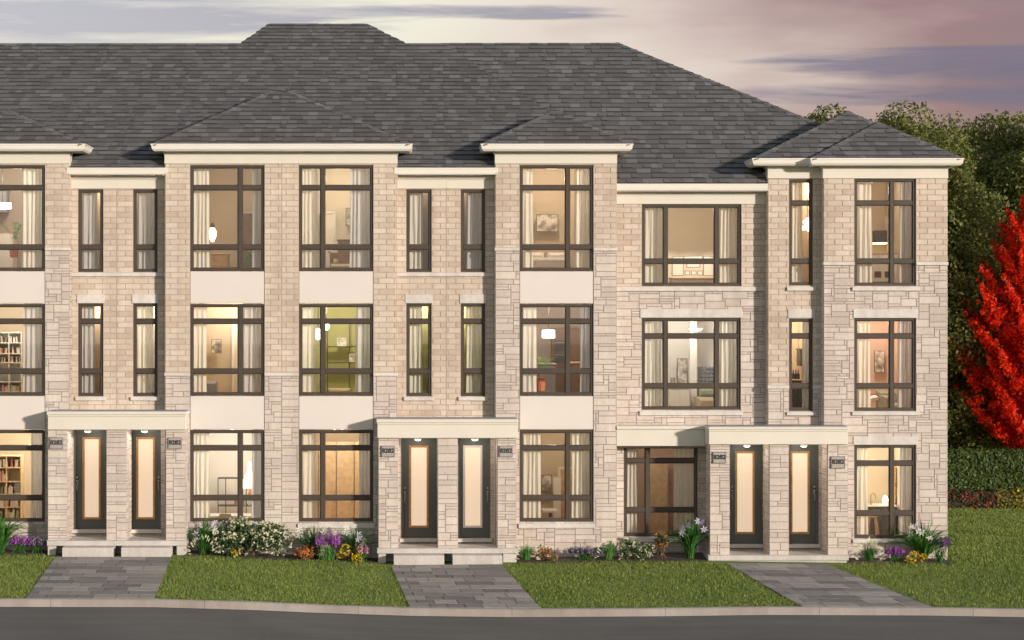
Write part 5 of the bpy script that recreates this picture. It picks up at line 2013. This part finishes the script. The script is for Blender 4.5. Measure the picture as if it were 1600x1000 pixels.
# left bed
lily('tall green lily leaves at the photo left edge beneath the bookcase window', 2, -.5, 58, 11, 0, spread=.62, n=60)
spikes('lavender', 'bright purple lavender just right of the far left lily leaves', 31, -.42, 26, 34, 'petal_purple', 12, 36, group='purple flower clumps')
spikes('lavender', 'dusky purple lavender in the shade against the far left porch', 58, -.38, 24, 30, 'petal_dusky', 13, 34, group='purple flower clumps')
# wide bed under the gable bay
tuft('pale seeded grass tuft beside the right pier of the far left porch', 317, -.55, 24, 40, 14, 'blade_green')
lily('white-flowered lily standing left of the big white shrub', 322, -.3, 46, 15, 5, spread=.36)
mound('flowering_shrub', 'largest shrub, rounded and covered in cream white flowers', 394, -.42, 66, 118, 'petal_cream', 16, 'shrub_green', 3000, 620, .032, .045, lumps=20)
mound('yellow_flowers', 'low yellow flowers at the foot of the big white shrub', 362, -.72, 12, 26, 'petal_yellow', 17, 'blade_green', 60, 40, .022, .03, lumps=4)
lily('white-flowered lily behind the orange flowers', 493, -.3, 44, 18, 6, spread=.48)
lily('white-flowered lily against the middle porch', 556, -.32, 46, 19, 7, spread=.5)
mound('orange_flowers', 'orange flower mound left of the tall purple flowers, under the gable bay', 475, -.62, 22, 50, 'petal_orange', 20, 'shrub_green', 320, 150, .022, .03, group='orange flower mounds')
spikes('lavender', 'tallest purple flower clump, between the orange and yellow mounds', 512, -.66, 42, 34, 'petal_purple', 21, 44, 'blade_bright', 'purple flower clumps', .34)
mound('yellow_flowers', 'yellow flower mound right of the tall purple flowers', 545, -.64, 28, 36, 'petal_yellow', 22, 'blade_green', 200, 190, .02, .03, lumps=7)
spikes('pink_flowers', 'pink flower spikes beside the middle porch', 566, -.62, 28, 16, 'petal_pink', 23, 14, group=None)
# bed of the fourth and fifth townhouses
tuft('pale seeded grass tuft right of the middle porch', 823, -.5, 26, 34, 24, 'blade_bright')
mound('orange_flowers', 'orange flower mound right of the middle porch', 851, -.5, 22, 42, 'petal_orange', 25, 'blade_green', 240, 120, .022, .03, group='orange flower mounds')
spikes('lavender', 'dusky purple low clump in the open middle of the right bed', 914, -.42, 20, 48, 'petal_dusky', 26, 40, group='purple flower clumps')
tuft('bright green grass fountain below the corner of the single bay', 952, -.5, 28, 36, 27, 'blade_bright')
mound('flowering_shrub', 'smaller cream white flowering shrub beneath the canopied window', 992, -.4, 34, 54, 'petal_cream', 28, 'shrub_green', 800, 150, .030, .04, lumps=10)
mound('orange_flowers', 'taller loose orange flowers beneath the canopied window', 1036, -.36, 42, 40, 'petal_orange', 29, 'shrub_green', 420, 90, .024, .035, group='orange flower mounds', lumps=8)
lily('lilac-flowered dark lily against the right porch', 1078, -.36, 54, 30, 6, .8, .46, 80)
# bed of the end townhouse
tuft('pale seeded grass tuft right of the right porch, end townhouse', 1358, -.5, 28, 40, 31, 'blade_green')
spikes('lavender', 'small purple lavender below the end townhouse window', 1398, -.5, 22, 24, 'petal_purple', 32, 30, 'blade_green', 'purple flower clumps')
lily('largest white lily, at the corner of the end townhouse', 1443, -.4, 52, 33, 8, .2, .62, 100)
spikes('lavender', 'purple flowers in front of the end townhouse corner', 1468, -.44, 38, 30, 'petal_purple', 34, 30, 'blade_green', 'purple flower clumps', .32)
mound('yellow_flowers', 'yellow flower mound before the corner lily, end townhouse', 1431, -.68, 18, 30, 'petal_yellow', 35, 'blade_green', 120, 110, .022, .03, lumps=6)


# ------------------------------------------------------------------ lawn grass
def fastmesh(name, V, nper, mat, parent=None, tris=None):
    """V: (N, nper, 3) polygons"""
    N = V.shape[0]
    me = bpy.data.meshes.new(name)
    me.vertices.add(N * nper)
    me.vertices.foreach_set('co', V.reshape(-1).astype(np.float32))
    me.loops.add(N * nper)
    me.loops.foreach_set('vertex_index', np.arange(N * nper, dtype=np.int32))
    me.polygons.add(N)
    me.polygons.foreach_set('loop_start', np.arange(0, N * nper, nper, dtype=np.int32))
    me.polygons.foreach_set('loop_total', np.full(N, nper, dtype=np.int32))
    me.update(calc_edges=True)
    me.materials.append(MATS[mat])
    o = bpy.data.objects.new(name, me)
    COL.objects.link(o)
    if parent is not None:
        o.parent = parent
        o.location = -parent.location
    return o


def zg_np(x, y):
    return np.array([zg(a, b) for a, b in zip(x, y)])


def grass(n, x0, x1, y0, y1, hmin, hmax, w):
    x, y = rng.uniform(x0, x1, n), rng.uniform(y0, y1, n)
    keep = np.ones(n, bool)
    for L0, R0_, L1, R1, yy in WALKS:
        t = np.clip((y - yy) / (YK - yy), -.3, 1.1)
        keep &= ~((x > L0 + (L1 - L0) * t - .004) & (x < R0_ + (R1 - R0_) * t + .004))
    bx0, bx1 = X(-110), X(1483)
    keep &= ~((y > -0.72) & (x > bx0) & (x < bx1))
    for a, b in ((72, 292), (588, 811), (1105, 1327)):
        keep &= ~((y > -1.0) & (x > X(a, -.7)) & (x < X(b, -.7)))
    x, y = x[keep], y[keep]
    n = len(x)
    z = zg_np(x, y)
    a = rng.uniform(0, 6.283, n)
    h = rng.uniform(hmin, hmax, n) * (1 + .22 * np.sin(x * 2.1 + 1.7 * np.sin(y * 1.3)) + .15 * np.sin(y * 3.7 + x * .9))
    lx, ly = rng.normal(0, .35, n) * h, rng.normal(0, .35, n) * h
    dx_, dy_ = np.cos(a) * w, np.sin(a) * w
    V = np.zeros((n, 3, 3))
    V[:, 0] = np.stack([x - dx_, y - dy_, z - .005], 1)
    V[:, 1] = np.stack([x + dx_, y + dy_, z - .005], 1)
    V[:, 2] = np.stack([x + lx, y + ly, z + h], 1)
    return V


GV = np.concatenate([grass(150000, X(-60, -3), X(1660, -3), YK + .01, -0.6, .025, .06, .007),
                     grass(60000, X(1482, 0), X(1720, 5), -0.6, 11.8, .03, .07, .011)])
go = fastmesh('grass', GV, 3, 'grass_blade')
go['kind'] = 'stuff'


# ------------------------------------------------------------------ trees, hedge and shrubs beyond the lawn
def leafcloud(n, blobs, size, seed, shell=.35, asp=.55, up=0.3):
    g = np.random.default_rng(seed)
    B = np.array(blobs)
    wgt = (B[:, 3] * B[:, 4] * B[:, 5]) ** .67
    idx = g.choice(len(B), n, p=wgt / wgt.sum())
    d = g.normal(size=(n, 3))
    d /= np.linalg.norm(d, axis=1)[:, None]
    r = 1 - shell * g.random(n) ** 1.6 + g.normal(0, .07, n)
    c = B[idx, :3] + d * B[idx, 3:6] * r[:, None]
    nn = d + g.normal(0, .7, (n, 3)) + np.array([0, 0, up])
    nn /= np.linalg.norm(nn, axis=1)[:, None]
    rv = g.normal(size=(n, 3))
    a = np.cross(nn, rv)
    a /= np.linalg.norm(a, axis=1)[:, None]
    b = np.cross(nn, a)
    s = size * g.uniform(.6, 1.3, n)[:, None]
    V = np.stack([c - a * s, c + b * s * asp + nn * s * .2, c + a * s - np.array([0, 0, .3]) * s, c - b * s * asp + nn * s * .2], 1)
    return V


def crown_blobs(cx, cy, z0, z1, rx, n, seed, taper=.5, r0=.34):
    g = random.Random(seed)
    out = []
    for i in range(n):
        s = (i + g.random()) / n
        z = z0 + (z1 - z0) * s
        prof = math.sin(math.pi * min(1, .12 + s * .88) ** .85) ** .6
        prof = max(.16, prof * (1 - taper * max(0, s - .5)))
        a = g.uniform(0, 6.283)
        rr = rx * prof * g.uniform(.35, .9)
        r = rx * r0 * g.uniform(.7, 1.25) * (1.0 if s < .85 else .7)
        out.append((cx + rr * math.cos(a), cy + rr * math.sin(a) * .9, z, r, r, r * g.uniform(.6, .85)))
    return out


def tree(name, label, px, Y, ytop, rx, seed, leaf, n, size, zlow=1.2, nb=60, group=None, taper=.5, r0=.34, shell=.35, cat='tree'):
    x = X(px, Y)
    zb = zg(x, Y)
    zt = Z(ytop, Y)
    t = thing(name, label, cat, (x, Y, zb), group)
    bl = crown_blobs(x, Y, zb + zlow, zt - rx * .12, rx, nb, seed, taper, r0)
    fastmesh('crown', leafcloud(n, bl, size, seed, shell), 4, leaf, t)
    g = random.Random(seed)
    m = MB()
    H_ = zt - zb
    m.tube([(x + g.gauss(0, .05) * k, Y, zb + H_ * .8 * k / 6) for k in range(7)], [.22 * (1 - k / 7.5) + .02 for k in range(7)], 8)
    for b in bl[::2]:
        z0 = zb + (b[2] - zb) * g.uniform(.45, .7)
        if z0 < zb + .5:
            z0 = zb + .5
        m.tube([(x, Y, z0), ((x + b[0]) / 2, (Y + b[1]) / 2, (z0 + b[2]) / 2 + .1), (b[0], b[1], b[2])], [.07, .045, .015], 5, False)
    m.build('trunk', 'bark', t)


GT = 'green trees beyond the hedge'
tree('green_tree', 'green treetop showing left behind the gable peak of the end roof', 1285, 24, 166, 3.2, 41, 'leaf_forest', 49400, 0.079, 1.5, 60, GT)
tree('green_tree', 'tall green tree rising directly behind the right slope of the end roof', 1402, 20, 166, 3.7, 42, 'leaf_forest', 64600, 0.072, .6, 70, GT, .55)
tree('green_tree', 'green tree close behind the end wall, lower and lighter than its neighbours', 1472, 17, 214, 2.9, 43, 'leaf_forest', 72200, 0.065, .3, 80, GT, .45)
tree('dark_tree', 'broad dark green tree above the red tree, right of the end roof', 1555, 25, 176, 4.4, 44, 'leaf_forest', 83600, 0.083, .6, 90, GT, .3)
tree('dark_tree', 'dark green tree at the right photo edge behind the red tree', 1660, 22, 172, 3.6, 45, 'leaf_forest', 64600, 0.079, .5, 80, GT, .3)
tree('dark_tree', 'low dark green tree filling the gap under the crowns behind the hedge', 1530, 19, 420, 2.6, 46, 'leaf_forest', 57000, 0.072, .1, 60, GT, .3)
tree('dark_tree', 'far dark green tree glimpsed between the crowns behind the end wall', 1478, 29, 196, 4.4, 47, 'leaf_forest', 57000, 0.094, .3, 70, GT, .3)


def plume_tree(name, label, px, Y, ytop, ymax, rx, seed, leaf, n, size):
    x = X(px, Y)
    zb, zt, zm = zg(x, Y), Z(ytop, Y), Z(ymax, Y)
    t = thing(name, label, 'tree', (x, Y, zb))
    g = random.Random(seed)
    tr_ = MB()
    H_ = zt - zb
    tr_.tube([(x + g.gauss(0, .03) * k, Y, zb + H_ * .92 * k / 8) for k in range(9)], [.17 * (1 - k / 9) + .015 for k in range(9)], 8)
    bl = []
    for i in range(150):
        z = zb + 1.9 + (zt - zb - 1.9) * (i / 150) ** .95
        s_ = (z - zm) / (zt - zm) if z > zm else (zm - z) / (zm - zb - 1.9) * .55
        pr = max(.05, (1 - max(0, s_) ** 1.25)) if z > zm else 1 - .45 * s_ * s_
        a = i * 2.39996 + g.uniform(-.3, .3)
        R_ = rx * pr * g.uniform(.70, .98)
        ca, sa = math.cos(a), math.sin(a)
        p0 = Vector((x, Y, z - .75 * R_ * .8 - .2))
        p0.z = max(p0.z, zb + 1.3)
        tip = Vector((x + ca * R_, Y + sa * R_, z + .25))
        tr_.tube([tuple(p0), tuple(p0.lerp(tip, .55) + Vector((0, 0, -.1))), tuple(tip)], [.04, .022, .008], 5, False)
        for f in (.35, .55, .72, .86, 1.0):
            p = p0.lerp(tip, f) + Vector((g.gauss(0, .07), g.gauss(0, .07), g.gauss(0, .05) - .1 * (1 - abs(2 * f - 1))))
            r = .40 * (1.15 - f * .70) * (.6 + .4 * pr)
            bl.append((p.x, p.y, p.z, r, r, r * 1.05))
        for f, r in ((1.1, .15), (1.2, .11), (1.3, .07)):
            p = p0.lerp(tip, f) + Vector((0, 0, .28 * (f - 1) * 3))
            bl.append((p.x, p.y, p.z, r, r, r * 1.7))
    fastmesh('crown', leafcloud(n, bl, size, seed, .9, .6), 4, leaf, t)
    tr_.build('trunk', 'bark', t)


plume_tree('red_maple', 'bright red maple at the right photo edge behind the hedge', 1634, 14.5, 292, 560, 2.5, 48, 'leaf_red', 120000, .056)


def hedge(name, label, x0, x1, y, dep, z0, z1, n, size, leaf, seed, stem=True, bumpy=.0, flowers=None, group=None, cat='hedge'):
    g = np.random.default_rng(seed)
    t = thing(name, label, cat, ((x0 + x1) / 2, y, z0), group)
    u = g.random((n, 3))
    face = g.random(n)
    px_ = x0 + (x1 - x0) * u[:, 0]
    topv = z1 + bumpy * (np.sin(px_ * 2.3 + seed) * .5 + np.sin(px_ * 5.1) * .3 + np.sin(px_ * 11) * .2)
    fr = face < .62
    tp = (face >= .62) & (face < .88)
    py_ = np.where(fr, y + .12 * g.random(n) ** 2, y + dep * u[:, 1])
    pz = np.where(tp, topv - .1 * g.random(n) ** 2, z0 + (topv - z0) * u[:, 2])
    c = np.stack([px_, py_, pz], 1) + g.normal(0, .025, (n, 3))
    nn = np.where(tp[:, None], np.array([[0, 0, 1.]]), np.array([[0, -1., 0.2]])) + g.normal(0, .6, (n, 3))
    nn /= np.linalg.norm(nn, axis=1)[:, None]
    a = np.cross(nn, g.normal(size=(n, 3)))
    a /= np.linalg.norm(a, axis=1)[:, None]
    b = np.cross(nn, a)
    s = size * g.uniform(.6, 1.3, n)[:, None]
    V = np.stack([c - a * s, c + b * s * .6 + nn * s * .2, c + a * s, c - b * s * .6 + nn * s * .2], 1)
    fastmesh('foliage', V, 4, leaf, t)
    m = MB()
    rs = random.Random(seed)
    x = x0 + .2
    while x < x1:
        m.tube([(x, y + dep / 2, z0 - .05), (x + rs.gauss(0, .1), y + dep / 2, (z0 + z1) / 2), (x + rs.gauss(0, .2), y + dep / 2, z1 - .1)], [.04, .03, .01], 5)
        x += .5
    m.build('stems', 'bark', t)
    if flowers:
        mat, k = flowers
        f = MB()
        for _ in range(k):
            q = c[rs.randrange(n)]
            for _j in range(2):
                leafquad(f, (q[0] + rs.gauss(0, .02), q[1] - .05, q[2] + rs.gauss(0, .02) + .02), .045, rs, .8)
        f.build('flowers', mat, t, False, 'stuff')


YH = 12.0
zh = zg(13, YH)
hedge('clipped_hedge', 'long clipped green hedge across the back of the lawn', X(1440, YH + .5), X(1760, YH + .5), YH + .6, 1.0, zh, Z(708, YH + .6), 30000, .055, 'leaf_hedge', 51)
for i, (a, b, l, lf, fl) in enumerate(((1462, 1497, 'red-dotted dark shrub against the end wall, before the hedge', 'leaf_bush', ('petal_red', 60)),
                                       (1497, 1527, 'red-dotted dark shrub in the middle of the low row before the hedge', 'leaf_bush', ('petal_red', 80)),
                                       (1527, 1556, 'red-dotted dark shrub next to the yellowish shrub before the hedge', 'leaf_bush', ('petal_red', 70)),
                                       (1556, 1604, 'yellowish green shrub at the right end of the low row before the hedge', 'leaf_yellow', ('petal_yellow', 10)))):
    hedge('low_shrub', l, X(a, YH), X(b, YH), YH - .1, .6, zh, Z(770, YH), 3600, .05, lf, 60 + i, True, .10, fl, 'low shrubs before the hedge', 'shrub')
